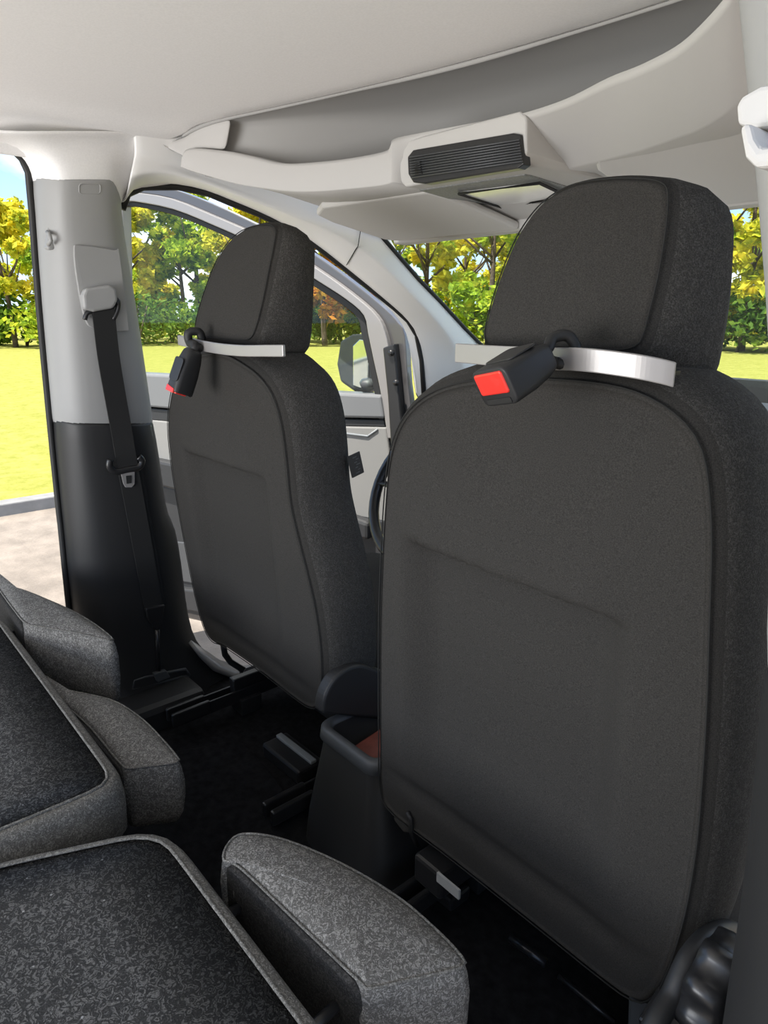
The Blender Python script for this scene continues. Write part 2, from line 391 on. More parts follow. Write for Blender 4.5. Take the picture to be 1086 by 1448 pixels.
# ---- left B pillar (px rows: rear edge, inner fold, front fold, front edge)
def prow(y, xr, xa, xb, xf, xin, o1=.045, o2=.045, yf=None, ya=None, yr=None):
    ya = ya or y
    r = pt(xr, yr or y, x=-(xin + o1)); a = pt(xa, ya, x=-xin); c = pt(xb, ya, x=-xin); f = pt(xf, yf or y, x=-(xin + o2))
    def mid(p, q, k, t=.5): return p.lerp(q, t) + Vector((k, 0, 0))
    return [r + Vector((-.05, .004, 0)), r, mid(r, a, .004), a, a.lerp(c, .15) + Vector((.004, 0, 0)), mid(a, c, .006), a.lerp(c, .85) + Vector((.004, 0, 0)), c, mid(c, f, .006), f, f + Vector((-.06, .0, 0))]
cap_rows = [prow(186, -40, 30, 200, 285, .575, .03, .02, yf=236, ya=186, yr=184), prow(200, -20, 40, 185, 262, .60, .05, .06, yf=257, ya=196, yr=192), prow(214, 22, 66, 168, 200, .608, .05, .055, yf=259, ya=216, yr=202),
            prow(228, 42, 78, 163, 179, .615, .05, .05, yf=272, ya=232, yr=222), prow(246, 51, 85, 160, 172, .62, .05, .048, yf=290, ya=249, yr=242)]
up_rows = [cap_rows[-1], prow(300, 56, 88, 157, 172, .636), prow(360, 60, 93, 165, 181, .654), prow(430, 65, 99, 178, 193, .675), prow(510, 72, 106, 187, 205, .697), prow(590, 79, 112, 197, 217, .715, yr=586, ya=594)]
lo_rows = [up_rows[-1], prow(650, 85, 120, 208, 227, .724), prow(700, 90, 127, 214, 234, .728), prow(730, 93, 131, 220, 238, .73), prow(746, 95, 133, 224, 250, .73, yf=744), prow(800, 100, 139, 232, 259, .732),
           prow(850, 105, 146, 240, 264, .734), prow(895, 110, 152, 247, 272, .734), prow(925, 113, 157, 252, 288, .734, yf=922), prow(950, 116, 161, 258, 320, .732, yf=948), prow(975, 119, 165, 262, 352, .728, yf=958), prow(1000, 121, 168, 262, 356, .724, yf=968)]
fl_ = []
for px_, py_, xx in ((110, 1040, -.63), (121, 1034, -.63), (150, 1024, -.63), (180, 1014, -.63), (192, 1010, -.63), (215, 1005, -.63), (240, 1000, -.63), (262, 994, -.63), (300, 985, -.632), (350, 972, -.64), (372, 968, -.66)):
    fl_.append(pt(px_, py_, x=xx))
lo_rows += [[a.lerp(c, .6) + Vector((0, 0, .006)) for a, c in zip(lo_rows[-1], fl_)], fl_, [Vector((p.x + .004, p.y, -.01)) for p in fl_]]
def mirror_rows(rows): return [[Vector((-p.x, p.y, p.z)) for p in r] for r in rows]
def tuck(rr): return [p.lerp(q, .25) + Vector((-.007, 0, 0)) for p, q in zip(rr[0], rr[1])]
PIL = empty('trim_1', (-.72, .54, 0)); tag(PIL, 'left door pillar trim, pale grey above and black below', 'pillar trim', kind='structure')
def pillar(rows_f, par):
    MB().grid(rows_f(cap_rows + [tuck(up_rows)])).build('pillar_cap', M['roof'], par, solid=.008, off=0, sub=1)
    MB().grid(rows_f(up_rows + [tuck(lo_rows)])).build('upper_trim', M['pale'], par, solid=.008, off=0, sub=1)
    lo = MB().grid(rows_f(lo_rows)).build('lower_trim', M['black'], par, solid=.008, off=0, sub=1)
    return lo
pillar(lambda r: r, PIL)
# black weather strips at the pillar's rear edge
MB().tube([r[1] + Vector((-.03, -.006, 0)) for r in cap_rows + up_rows[1:] + lo_rows[1:]], .007, 8).build('door_seal', M['rubber'], PIL)
def onpil(px, py, dx=.0):
    xin = .62 + (py - 246) / (590 - 246) * .095 if py < 590 else .715 + (py - 590) / 260 * .02
    return pt(px, py, x=-(min(xin, .735) - .007 - dx))
def plate(name, pxs, m, par, th=.004, dx=.0, bev=.002, n=6):
    p = [onpil(a, c, dx) for a, c in pxs]
    b = MB(); b.prism([q + Vector((-.004, 0, 0)) for q in p], (th + .004, 0, 0)); return b.build(name, m, par, smooth=False, bevel=bev)
MB().tube([onpil(a, c, .001) for a, c in rrect(127, 267, 30, 14, 4)], .0013, 6, closed=True).build('embossed_badge', M['pale'], PIL)
plate('belt_height_panel', smooth_path([Vector((a, c, 0)) for a, c in ((104, 352), (112, 347), (160, 354), (168, 360), (180, 455), (176, 468), (136, 465), (120, 452), (108, 395))], 3, True) and [(v.x, v.y) for v in smooth_path([Vector((a, c, 0)) for a, c in ((104, 352), (112, 347), (160, 354), (168, 360), (180, 455), (176, 468), (136, 465), (120, 452), (108, 395))], 3, True)], M['pale'], PIL, th=.005)
# little coat hook on the rear edge
b = MB(); hk = [pt(a, c, x=-.685) for a, c in rrect(69, 337, 12, 34, 5)]; b.prism([q + Vector((-.03, 0, 0)) for q in hk], (.05, 0, 0))
ho = b.build('coat_hook', M['pale'], PIL, bevel=.004, smooth=False)
MB().tube([pt(67, 328, x=-.665), pt(70, 332, x=-.65), pt(72, 340, x=-.648), pt(68, 346, x=-.66)], .004, 8).build('hook_peg', M['pale'], ho)
# floor anchor recess frame at pillar foot
b = MB(); fr = [onpil(a, c, .004) for a, c in ((187, 974), (190, 962), (205, 957), (262, 946), (268, 955))]
b.tube(fr, .004, 6); b.tube([fr[0], onpil(268, 955, .004)], .004, 6); b.build('anchor_recess', M['charcoal'], PIL)

# ---- right B pillar: the mirrored pair
PIR = empty('trim_2', (.72, .54, 0)); tag(PIR, 'near right door pillar trim at the right edge with white coat hook', 'pillar trim', kind='structure')
pillar(lambda rr: [[p + Vector((.006 + .010 * sstep(.72, .85, p.z), 0, 0)) for p in r] for r in mirror_rows(rr)], PIR)
hb = MB(); hb.prism([pt(a, c, y=.40) for a, c in ((1040, 150), (1048, 136), (1075, 121), (1100, 118), (1100, 178), (1064, 182), (1042, 176))], (0, .05, 0))
h0 = hb.build('coat_hook', M['visor'], PIR, smooth=False, bevel=.004)
hb = MB(); hb.prism([pt(a, c, y=.385) for a, c in ((1044, 178), (1060, 172), (1066, 196), (1075, 210), (1100, 205), (1100, 235), (1068, 238), (1052, 222))], (0, .05, 0))
hb.build('hook_peg', M['visor'], h0, smooth=False, bevel=.006)

# ---- headliner
def roof_z(x, y):
    a = abs(x)
    z = 1.383 - .02 * (a / .5) ** 2 if a < .5 else None
    if z is None:
        prof = [(.5, 1.363), (.53, 1.355), (.545, 1.344), (.575, 1.337), (.61, 1.330), (.635, 1.315), (.655, 1.30), (.668, 1.285)]
        for (a0, z0), (a1, z1) in zip(prof, prof[1:]):
            if a <= a1: z = z0 + (z1 - z0) * (a - a0) / (a1 - a0); break
        else: z = 1.285
    return z - .02 * sstep(.3, -1.2, y)
xs = [-.668, -.655, -.635, -.61, -.575, -.545, -.53, -.5, -.4, -.3, -.2, -.1, 0, .1, .2, .3, .4, .5, .53, .545, .575, .61, .635, .655, .668]
def front_edge(x): return .915 + .178 * x - .394 * x * x - .12 * sstep(.42, .6, x)
rows = []
for k in range(25):
    t = k / 24
    rows.append([Vector((x, -1.5 + (front_edge(x) + 1.5) * t, roof_z(x, -1.5 + (front_edge(x) + 1.5) * t))) for x in xs])
CE = MB().grid(rows).build('ceiling', M['roof'], solid=.008, off=1, sub=1); tag(CE, 'pale grey cloth headliner of the van roof', 'ceiling', kind='structure')
# recess above the shelf: raised roof and back wall, shade painted in as darker grey
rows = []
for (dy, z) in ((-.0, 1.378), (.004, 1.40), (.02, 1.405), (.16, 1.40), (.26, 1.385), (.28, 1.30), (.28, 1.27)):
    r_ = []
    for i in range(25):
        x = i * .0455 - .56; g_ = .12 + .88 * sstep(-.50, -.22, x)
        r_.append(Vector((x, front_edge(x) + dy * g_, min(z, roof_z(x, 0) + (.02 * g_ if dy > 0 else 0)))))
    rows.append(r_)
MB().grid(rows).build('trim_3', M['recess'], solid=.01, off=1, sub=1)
tag(bpy.data.objects['trim_3'], 'headliner recess above the front roof shelf, its shade painted in dark grey', 'roof recess', kind='structure')

# ---- overhead shelf moulding
SH = empty('trim_4', (0, .95, 1.27)); tag(SH, 'pale moulded overhead shelf across the front of the roof', 'overhead shelf', kind='structure')
top_px = [(258, 222), (268, 210), (315, 213), (355, 221), (400, 231), (450, 229), (500, 223), (544, 214), (552, 206), (558, 196), (600, 187), (700, 168), (740, 160), (800, 140), (860, 110), (905, 92), (955, 66), (990, 36), (1030, -10), (1060, -60)]
bot_px = [(256, 236), (275, 243), (330, 259), (370, 266), (412, 271), (450, 271), (490, 268), (530, 264), (548, 261), (560, 259), (600, 268), (700, 262), (752, 252), (800, 241), (860, 227), (905, 215), (955, 198), (990, 185), (1030, 160), (1060, 130)]
def lipY(x): return .937 - (.9 if x < 0 else .75) * x * x
def onlip(px, py, off=0.0):
    q = DV + ((px - 543) / FPX) * RV + ((724 - py) / FPX) * UV
    lo, hi = .3, 3.0
    for _ in range(50):
        m_ = (lo + hi) / 2; p = CAM + q * m_
        if p.y < lipY(p.x) + off: lo = m_
        else: hi = m_
    return CAM + q * lo
def boff(px): return .12 * sstep(545, 660, px)
rt = [onlip(a, c) for a, c in top_px]
rb = [onlip(a, c, boff(a)) for a, c in bot_px]
inner = [p + Vector((0, .025, .001)) for p in rt]
back = [Vector((p.x * .98, max(p.y + .06, 1.12), 1.262)) for p in rt]
rt = smooth_path(rt, 5); rb = smooth_path(rb, 5); inner = smooth_path(inner, 5); back = smooth_path(back, 5)
mid1 = [a.lerp(c, .12) + Vector((0, -.0015, 0)) for a, c in zip(rt, rb)]
mid2 = [a.lerp(c, .96) + Vector((0, -.001, 0)) for a, c in zip(rt, rb)]
hdr = [Vector((max(-.60, min(.60, p.x * 1.05)), max(1.17, p.y + .15), 1.225)) for p in rb]
hdr2 = [Vector((q.x, q.y + .14, 1.195)) for q in hdr]
MB().grid([back, inner, rt, mid1, mid2, rb, [a.lerp(c, .5) + Vector((0, 0, .006)) for a, c in zip(rb, hdr)], hdr, hdr2]).build('shelf_moulding', M['shelf'], SH)

# cloth running down from the roof to the left end of the shelf
NA = 9
ce_ = [Vector((x, front_edge(x) - .004, roof_z(x, .8) + .001)) for x in [-.60 + .145 * k / (NA - 1) for k in range(NA)]]
def lipat(t):
    u = t * 10; i = min(len(rt) - 2, int(u)); return rt[i].lerp(rt[i + 1], u - i)
lp_ = [lipat(k / (NA - 1)) + Vector((-.006, .010, .002)) for k in range(NA)]
rows_ = [[a.lerp(c, t) for a, c in zip(ce_, lp_)] for t in (0, .33, .66, 1)]
g = MB().grid(rows_).build('trim_9', M['shelf'], sub=1, solid=.004, off=1)
tag(g, 'headliner cloth curving down to the left end of the overhead shelf', 'headliner edge', kind='structure')
# ---- A pillar / cant rail trims
low_px = [(176, 290, .668), (184, 268, .668), (206, 258, .668), (256, 258, .668), (300, 268, .670), (330, 281, .672), (370, 297, .676), (407, 315, .680), (446, 338, .686), (490, 374, .694), (530, 409, .70), (560, 436, .703), (578, 454, .706), (590, 474, .708), (597, 510, .712), (601, 575, .72)]
hi_px = [(190, 215, .60), (215, 225, .60), (232, 228, .60), (250, 234, .60), (290, 250, .60), (340, 268, .60), (390, 286, .60), (430, 300, .60), (470, 308, .603), (510, 322, .606), (534, 332, .61), (590, 396, .62), (620, 427, .628), (655, 465, .635), (682, 492, .64), (705, 560, .66)]
lo3 = [pt(a, c, x=-xx) for a, c, xx in low_px]; hi3 = [pt(a, c, x=-xx) for a, c, xx in hi_px]
def arow(t, k): return [a.lerp(c, t) + Vector((.016 * k, -.007 * k, -.004 * k)) for a, c in zip(lo3, hi3)]
rows = [[p + Vector((-.05, .0, .01)) for p in lo3], lo3, arow(.25, .8), arow(.5, 1.6), arow(.57, 1.95), arow(.63, 1.75), arow(.85, .75), hi3,
        [(Vector((-.575, p.y - .01, 1.338 + (.006 if p.y < .70 else 0))) if i < 10 else p + Vector((-.004, .012, -.002))) for i, p in enumerate(hi3)],
        [(Vector((-.57, p.y - .01, 1.344 + (.006 if p.y < .70 else 0))) if i < 10 else p + Vector((-.01, .02, -.006))) for i, p in enumerate(hi3)],
        [(Vector((-.565, p.y - .01, 1.42)) if i < 10 else p + Vector((-.012, .022, -.008))) for i, p in enumerate(hi3)]]
AP = MB().grid(rows).build('trim_5', M['apil'], sub=1, solid=.006, off=0); tag(AP, 'pale left windscreen pillar trim running down to the dashboard', 'pillar trim', kind='structure')
AP2 = MB().grid(mirror_rows(rows)).build('trim_6', M['apil'], sub=1, solid=.006, off=0); tag(AP2, 'pale right windscreen pillar trim behind the near pillar', 'pillar trim', kind='structure')
MB().tube([p + Vector((-.03, .006, -.004)).lerp(Vector((-.006, .004, 0)), sstep(8, 12, i)) for i, p in enumerate(lo3)], .008, 8).build('door_seal', M['rubber'], AP)
MB().tube([p + Vector((.004, .006, .0)) for p in hi3[9:]], .006, 8).build('window_seal', M['rubber'], AP)
MB().tube([a + Vector((.008, -.006, -.002)) for a in (rows[7][9], rows[6][9], rows[5][9], rows[4][9], rows[3][9], rows[2][9], rows[1][9])], .0012, 6).build('trim_joint', M['seam'], AP)
# ---- windscreen
ws_top = [Vector((x, 1.33 - .06 * (x / .6) ** 2, 1.20)) for x in [i * .1 - .62 for i in range(13)]]
ws_bot = [Vector((x * 1.08, 2.02 - .12 * (x / .6) ** 2, .80)) for x in [i * .1 - .62 for i in range(13)]]
ws = MB().grid([[a.lerp(c, t / 4) + Vector((0, .02 * math.sin(math.pi * t / 4), .02 * math.sin(math.pi * t / 4))) for a, c in zip(ws_top, ws_bot)] for t in range(5)]).build('window_1', M['glass'], solid=.005, off=1)
tag(ws, 'clear windscreen in front of the dashboard', 'windscreen', kind='structure')

# ---- dashboard
DB = empty('dashboard', (0, 1.55, .45)); tag(DB, 'grey-blue dashboard with an open upper storage slot, ahead of the passenger seat', 'dashboard')
def xprism(yz, x0, x1):
    rings = []
    for k in range(25):
        x = x0 + (x1 - x0) * k / 24
        rings.append([Vector((x, min(2.0, y + .42 * sstep(-.22, -.62, x) * (2.0 - y) / .6), z)) for y, z in yz])
    return MB().loft(rings)
xprism([(1.36, .828), (1.40, .838), (1.75, .785), (2.0, .75), (2.0, .73), (1.40, .785), (1.36, .805)], -.66, .66).build('dash_top', M['dash'], DB, smooth=False, bevel=.01)
xprism([(1.55, .775), (2.0, .735), (2.0, .70), (1.55, .74)], -.66, .66).build('storage_slot', M['black'], DB, smooth=False)
xprism([(1.36, .745), (1.55, .74), (2.0, .70), (2.0, .3), (1.5, .3), (1.40, .45), (1.35, .62)], -.66, .66).build('lower_panel', M['dash'], DB, smooth=False, bevel=.012)
MB().box((.33, 1.45, .768), (.10, .08, .035)).build('tissue_pack', M['apil'], DB, smooth=False, bevel=.006)
# hidden front bulkhead carries the dash
b = MB(); b.box((0, 2.04, .35), (1.40, .05, .95)); g = b.build('wall_front', M['black'], smooth=False); tag(g, 'dark bulkhead behind the dashboard', 'bulkhead', kind='structure')

# ---- steering wheel
SW = empty('steering_wheel', (-.36, 1.20, .55)); tag(SW, 'black steering wheel between driver seat and dashboard', 'steering wheel')
ax = Vector((0, -.9, .45)).normalized(); u_ = Vector((1, 0, 0)); v_ = ax.cross(u_)
c0 = Vector((-.36, 1.20, .55))
MB().tube([c0 + u_ * .185 * math.cos(a) + v_ * .185 * math.sin(a) for a in [k * 2 * math.pi / 40 for k in range(40)]], .015, 10, closed=True).build('rim', M['black2'], SW)
MB().loft([[c0 - ax * d + u_ * r_ * math.cos(a) + v_ * r_ * math.sin(a) for a in [k * 2 * math.pi / 20 for k in range(20)]] for d, r_ in ((-.02, .05), (-.01, .07), (.03, .07), (.05, .05))]).build('hub', M['black2'], SW)
b = MB()
for a in (0, 180, 270):
    d_ = u_ * math.cos(R(a)) + v_ * math.sin(R(a)); b.tube([c0 + d_ * .05, c0 + d_ * .18], .014, 8, flat=.5)
b.build('spokes', M['black2'], SW)
MB().tube([c0 - ax * .03, c0 - ax * .28], .03, 10).build('column', M['black2'], SW)

b = MB(); b.box((0, 1.31, 1.192), (1.18, .05, .028)); g = b.build('trim_10', M['shelf'], smooth=False, bevel=.008, segs=3); tag(g, 'pale header rail along the top of the windscreen', 'header rail', kind='structure')
# ---- sun visors
def visor(sgn, label):
    o = empty('sun_visor', (sgn * .34, 1.2, 1.2)); tag(o, label, 'sun visor', 'sun visors')
    outl = [(.165, 1.285, 1.178), (.17, 1.06, 1.223), (.19, 1.02, 1.23), (.50, .99, 1.232), (.565, 1.02, 1.226), (.58, 1.08, 1.214), (.575, 1.24, 1.186), (.55, 1.265, 1.181)]
    MB().prism([Vector((sgn * a, y_, z_)) for a, y_, z_ in outl], (0, .004, .018)).build('flap', M['visor'], o, smooth=False, bevel=.008, segs=3)
    MB().tube([(sgn * .17, 1.285, 1.19), (sgn * .54, 1.27, 1.19)], .006, 8).build('pivot_rod', M['pale'], o)
    return o
visor(-1, 'pale sun visor folded up over the driver side of the windscreen')
visor(1, 'pale sun visor folded up above the passenger headrest')

# ---- overhead console with vent and map lamp
OC = empty('overhead_console', (-.02, 1.0, 1.235)); tag(OC, 'pale overhead console with black louvred vent and reading lamp in roof shelf', 'overhead console')
YV = .925
hs = [Vector((a, YV, c)) for a, c in ((-.168, 1.300), (-.10, 1.302), (.115, 1.300), (.128, 1.29), (.132, 1.24), (.125, 1.2245), (-.145, 1.2245), (-.158, 1.235))]
MB().loft([hs] + [[Vector((p.x * f_, YV + dy_, 1.2245 + (p.z - 1.2245) * g_)) for p in hs] for dy_, f_, g_ in ((.10, 1, .75), (.22, .97, .4), (.36, .93, .2))]).build('housing', M['shelf'], OC, smooth=False, bevel=.006, segs=3)
vf = [pt(a, c, y=YV - .006) for a, c in ((576, 222), (584, 212), (725, 188), (736, 190), (740, 232), (732, 238), (600, 260), (584, 258), (577, 246))]
vt = MB().prism(vf, (0, .02, 0)).build('vent_panel', M['black2'], OC, smooth=False, bevel=.002)
for k in range(9):
    t = (k + 1) / 10
    a0 = pt(579 + 3 * t, 219 + 36 * t, y=YV - .008); a1 = pt(734 + 5 * t, 194 + 38 * t, y=YV - .008)
    MB().tube([a0, a1], .0022, 6, flat=.7).build('louvre', M['charcoal'], vt)
for k in range(6):
    t = k / 5
    MB().tube([pt(587, 230 + 16 * t, y=YV - .011), pt(594 + 3 * t, 229 + 16 * t, y=YV - .011)], .0012, 6).build('slot', M['rubber'], vt)
ZU = 1.222
pn = [pt(a, c, z=ZU) for a, c in ((592, 270), (742, 248), (752, 250), (818, 270), (802, 291), (706, 300), (692, 298))]
MB().prism(pn, (0, 0, .02)).build('under_panel', M['underpanel'], OC, smooth=False, bevel=.003)
ln = [pt(a, c, z=ZU - .003) for a, c in ((650, 274), (762, 260), (800, 277), (712, 293))]
lp = MB().prism(ln, (0, 0, .01)).build('reading_lamp', M['lamp'], OC, smooth=False, bevel=.002)
MB().tube([pt(a, c, z=ZU - .004) for a, c in ((649, 274), (763, 259), (801, 277), (712, 294))], .003, 6, closed=True).build('lamp_edge', M['rubber'], lp)
MB().prism([pt(a, c, z=ZU - .005) for a, c in ((712, 294), (796, 281), (786, 290), (722, 299))], (0, 0, .01)).build('switch_strip', M['black2'], OC, smooth=False, bevel=.002)

# ================================================================== FRONT DOOR (open)
HX, HY = -.76, 1.50
DA = R(70)
dl = Vector((-math.sin(DA), -math.cos(DA), 0)); dn = Vector((-dl.y, dl.x, 0))   # dn points to the outer side
if dn.y < 0: dn = -dn
P0 = Vector((HX, HY, 0))
def dp(px, py, off=0.0): return ptp(px, py, P0 + dn * off, dn)
FD = empty('front_door', (HX, HY, -.25)); tag(FD, 'open left front door with window frame, seen past the driver seat', 'car door')
def dpoly(name, pxs, m, th, off=0.0, bev=.004, par=FD, sm=False):
    return MB().prism([dp(a, c, off) for a, c in pxs], dn * th).build(name, m, par, smooth=sm, bevel=bev)
def dloc(l, z, off=0): return P0 + dl * l + Vector((0, 0, z)) + dn * off
# window frame: outer painted band, inner silver band, seal
def band(name, outer, inner, m, th, off, par=FD):
    a = [dp(x, y, off) for x, y in outer]; c = [dp(x, y, off) for x, y in inner]; a = smooth_path(a, 3); c = smooth_path(c, 3)
    n = len(a); v = a + c + [p + dn * th for p in a] + [p + dn * th for p in c]; f = []
    for i in range(n - 1):
        f += [(i, i + 1, n + i + 1, n + i), (2 * n + i, 3 * n + i, 3 * n + i + 1, 2 * n + i + 1), (i, 2 * n + i, 2 * n + i + 1, i + 1), (n + i, n + i + 1, 3 * n + i + 1, 3 * n + i)]
    f += [(0, n, 3 * n, 2 * n), (n - 1, 3 * n - 1, 4 * n - 1, 2 * n - 1)]
    return mk(name, v, f, m, par, smooth=False, bevel=.003)
o_out = [(160, 260), (175, 259), (190, 258), (240, 266), (300, 288), (360, 316), (410, 340), (456, 368), (507, 406), (545, 438), (562, 456), (572, 474), (577, 545), (588, 620)]
o_mid = [(160, 274), (175, 273), (190, 272), (240, 280), (300, 304), (355, 328), (410, 356), (462, 389), (505, 421), (532, 446), (544, 470), (552, 505), (560, 550), (572, 620)]
o_in = [(160, 286), (175, 285.5), (190, 285), (245, 296), (300, 318), (345, 338), (400, 366), (450, 398), (490, 424), (514, 446), (520, 472), (528, 510), (538, 556), (548, 620)]
o_gl = [(160, 293), (175, 292.5), (190, 292), (245, 304), (300, 326), (340, 345), (394, 373), (442, 404), (482, 430), (505, 450), (511, 474), (520, 512), (530, 560), (540, 620)]
band('outer_frame', o_out, o_mid, M['paint'], .035, .01)
band('inner_frame', o_mid, o_in, M['silver'], .045, -.012)
band('window_seal', o_in, o_gl, M['rubber'], .03, .004)
dpoly('window_pane', [(162, 293)] + o_gl[1:] + [(540, 640), (168, 640)], M['glass'], .004, .022, bev=0)
# quarter post in black with two bolts, near the hinge
dpoly('hinge_post', [(541, 492), (557, 486), (568, 600), (574, 690), (556, 690), (548, 560)], M['black2'], .05, -.022)
for (a, c) in ((553, 499), (560, 541)):
    q = dp(a, c, -.026); MB().loft([[q - dn * d + (dl * math.cos(t) + Vector((0, 0, 1)) * math.sin(t)) * r_ for t in [k * math.pi / 6 for k in range(12)]] for d, r_ in ((-.004, .010), (.004, .010), (.008, .006))]).build('bolt', M['black2'], FD)
# door skin and card
dpoly('outer_skin', [(166, 560), (560, 572), (585, 620), (575, 860), (520, 930), (250, 872), (176, 855)], M['paint'], .03, .07, bev=.01)
bp = lambda *a, **k: dpoly(*a, **k)
bp('belt_rail', [(168, 527), (240, 531), (450, 555), (538, 559), (543, 592), (450, 590), (240, 578), (168, 572)], M['beltrail'], .09, -.02, bev=.008)
bp('belt_strip', [(168, 574), (240, 580), (450, 592), (543, 594), (545, 604), (450, 602), (240, 596), (168, 590)], M['doordark'], .06, -.008)
bp('upper_card', [(168, 590), (240, 596), (450, 602), (546, 604), (552, 650), (552, 740), (450, 720), (240, 655), (168, 640)], M['doorgrey'], .06, -.01, bev=.006)
bp('armrest', [(168, 640), (240, 655), (450, 715), (520, 740), (520, 765), (450, 750), (240, 692), (168, 672)], M['doordark'], .11, -.05, bev=.012)
bp('lower_card', [(168, 672), (240, 690), (450, 740), (556, 735), (560, 850), (500, 920), (240, 862), (168, 840)], M['doordark'], .06, -.012, bev=.006)
bp('speaker_grille', [(215, 762), (300, 772), (300, 830), (215, 815)], M['charcoal'], .02, -.018, bev=.004)
bp('door_pocket', [(182, 824), (300, 838), (420, 870), (420, 900), (300, 870), (180, 850)], M['doordark'], .08, -.04, bev=.008)
bp('rear_frame_post', [(160, 262), (172, 261), (178, 530), (166, 530)], M['silver'], .045, -.012)
# pull cup outlined in light grey
MB().tube([dp(a, c, -.012) for a, c in ((481, 612), (520, 617), (534, 607))], .004, 6).build('pull_handle', M['dash'], FD)
# mirror
MR = MB(); q0 = [(480, 482), (496, 473), (520, 472), (526, 490), (527, 535), (522, 556), (500, 554), (480, 540), (475, 515)]
mo = MR.prism([dp(a, c, .10) for a, c in q0], dn * .09 + dl * -.01).build('mirror_housing', M['charcoal'], FD, smooth=False, bevel=.012, segs=3)
MB().prism([dp(a, c, .094) for a, c in ((499, 489), (508, 480), (518, 481), (521, 500), (520, 540), (510, 549), (499, 545))], dn * .01).build('mirror_glass', M['mirror'], mo, smooth=False, bevel=.002)
MB().tube([dp(522, 545, .03), dp(520, 540, .12)], .03, 8, flat=.6).build('mirror_arm', M['charcoal'], mo)

# left sill strip
b = MB(); b.grid([pts([(270, 905), (285, 925), (305, 945), (330, 955), (352, 958), (400, 952)], x=-.735), pts([(300, 934), (315, 936), (330, 939), (340, 941), (360, 940), (420, 935)], x=-.80)])
g = b.build('trim_7', M['silver'], solid=.01); tag(g, 'bare painted sill of the left front doorway', 'door sill', kind='structure')

# ================================================================== SEATS
def puffy(name, outline, fwd, back_rings, front_rings, m, parent, disp=None, N=112, sub=0, m2=None, fl=0.0, shear=0.0, inner=(.0, .12, .25, .38, .5, .62, .72, .8, .87, .93)):
    """outline: closed 3D loop on the rear plane (the seam). rings: (outset, depth along fwd). disp(local u,v)->rear displacement (positive sticks out backwards)"""
    o = resample(outline, N); c = sum(o, Vector()) / N
    fwd = Vector(fwd).normalized()
    ex = Vector((1, 0, 0)); ex = (ex - fwd * ex.dot(fwd)).normalized(); ey = fwd.cross(ex)
    if ey.z < 0: ey = -ey
    nr = []
    for i in range(N):
        t = (o[(i + 1) % N] - o[i - 1]).normalized(); n_ = t.cross(fwd).normalized()
        if n_.dot(o[i] - c) < 0: n_ = -n_
        nr.append(n_)
    for _ in range(2): nr = [(nr[i - 1] + nr[i] * 2 + nr[(i + 1) % N]).normalized() for i in range(N)]
    rings = []
    for s in inner[1:]:
        ring = []
        for p in o:
            q = c.lerp(p, s); d = disp(q, s) if disp else 0
            ring.append(q - fwd * d)
        rings.append(ring)
    for (k, d) in back_rings + front_rings: rings.append([p + n_ * (k + fl * sstep(.005, .07, d) * max(0, n_.x)) + fwd * (d + fl * .5 * sstep(.03, .1, d)) + Vector((0, shear * sstep(.02, .1, d) * max(-1, min(1, (c.z - p.z) / .085)), 0)) for p, n_ in zip(o, nr)])
    kk, dd = front_rings[-1]
    for s in (.7, .4, .12): rings.append([c + (p + n_ * kk - c) * s + fwd * (dd + .006 + fl * .5) for p, n_ in zip(o, nr)])
    b = MB(); v = [p for r in rings for p in r]; n = N; f = []
    for i in range(len(rings) - 1):
        for j in range(n): f.append((i * n + j, i * n + (j + 1) % n, (i + 1) * n + (j + 1) % n, (i + 1) * n + j))
    c0 = c - fwd * (disp(c, 0) if disp else 0)
    v += [c0, c + fwd * (dd + .006 + fl * .5)]
    for j in range(n):
        f.append((len(v) - 2, (j + 1) % n, j)); L_ = (len(rings) - 1) * n; f.append((len(v) - 1, L_ + j, L_ + (j + 1) % n))
    b.add(v, f)
    ob_ = b.build(name, m, parent, sub=sub)
    if m2:
        ob_.data.materials.append(m2)
        lim = (len(inner) - 1 + 2) * N
        for p_ in ob_.data.polygons:
            if min(p_.vertices) >= lim and p_.index < (len(rings) - 1) * N: p_.material_index = 1
    return ob_, o, nr, fwd

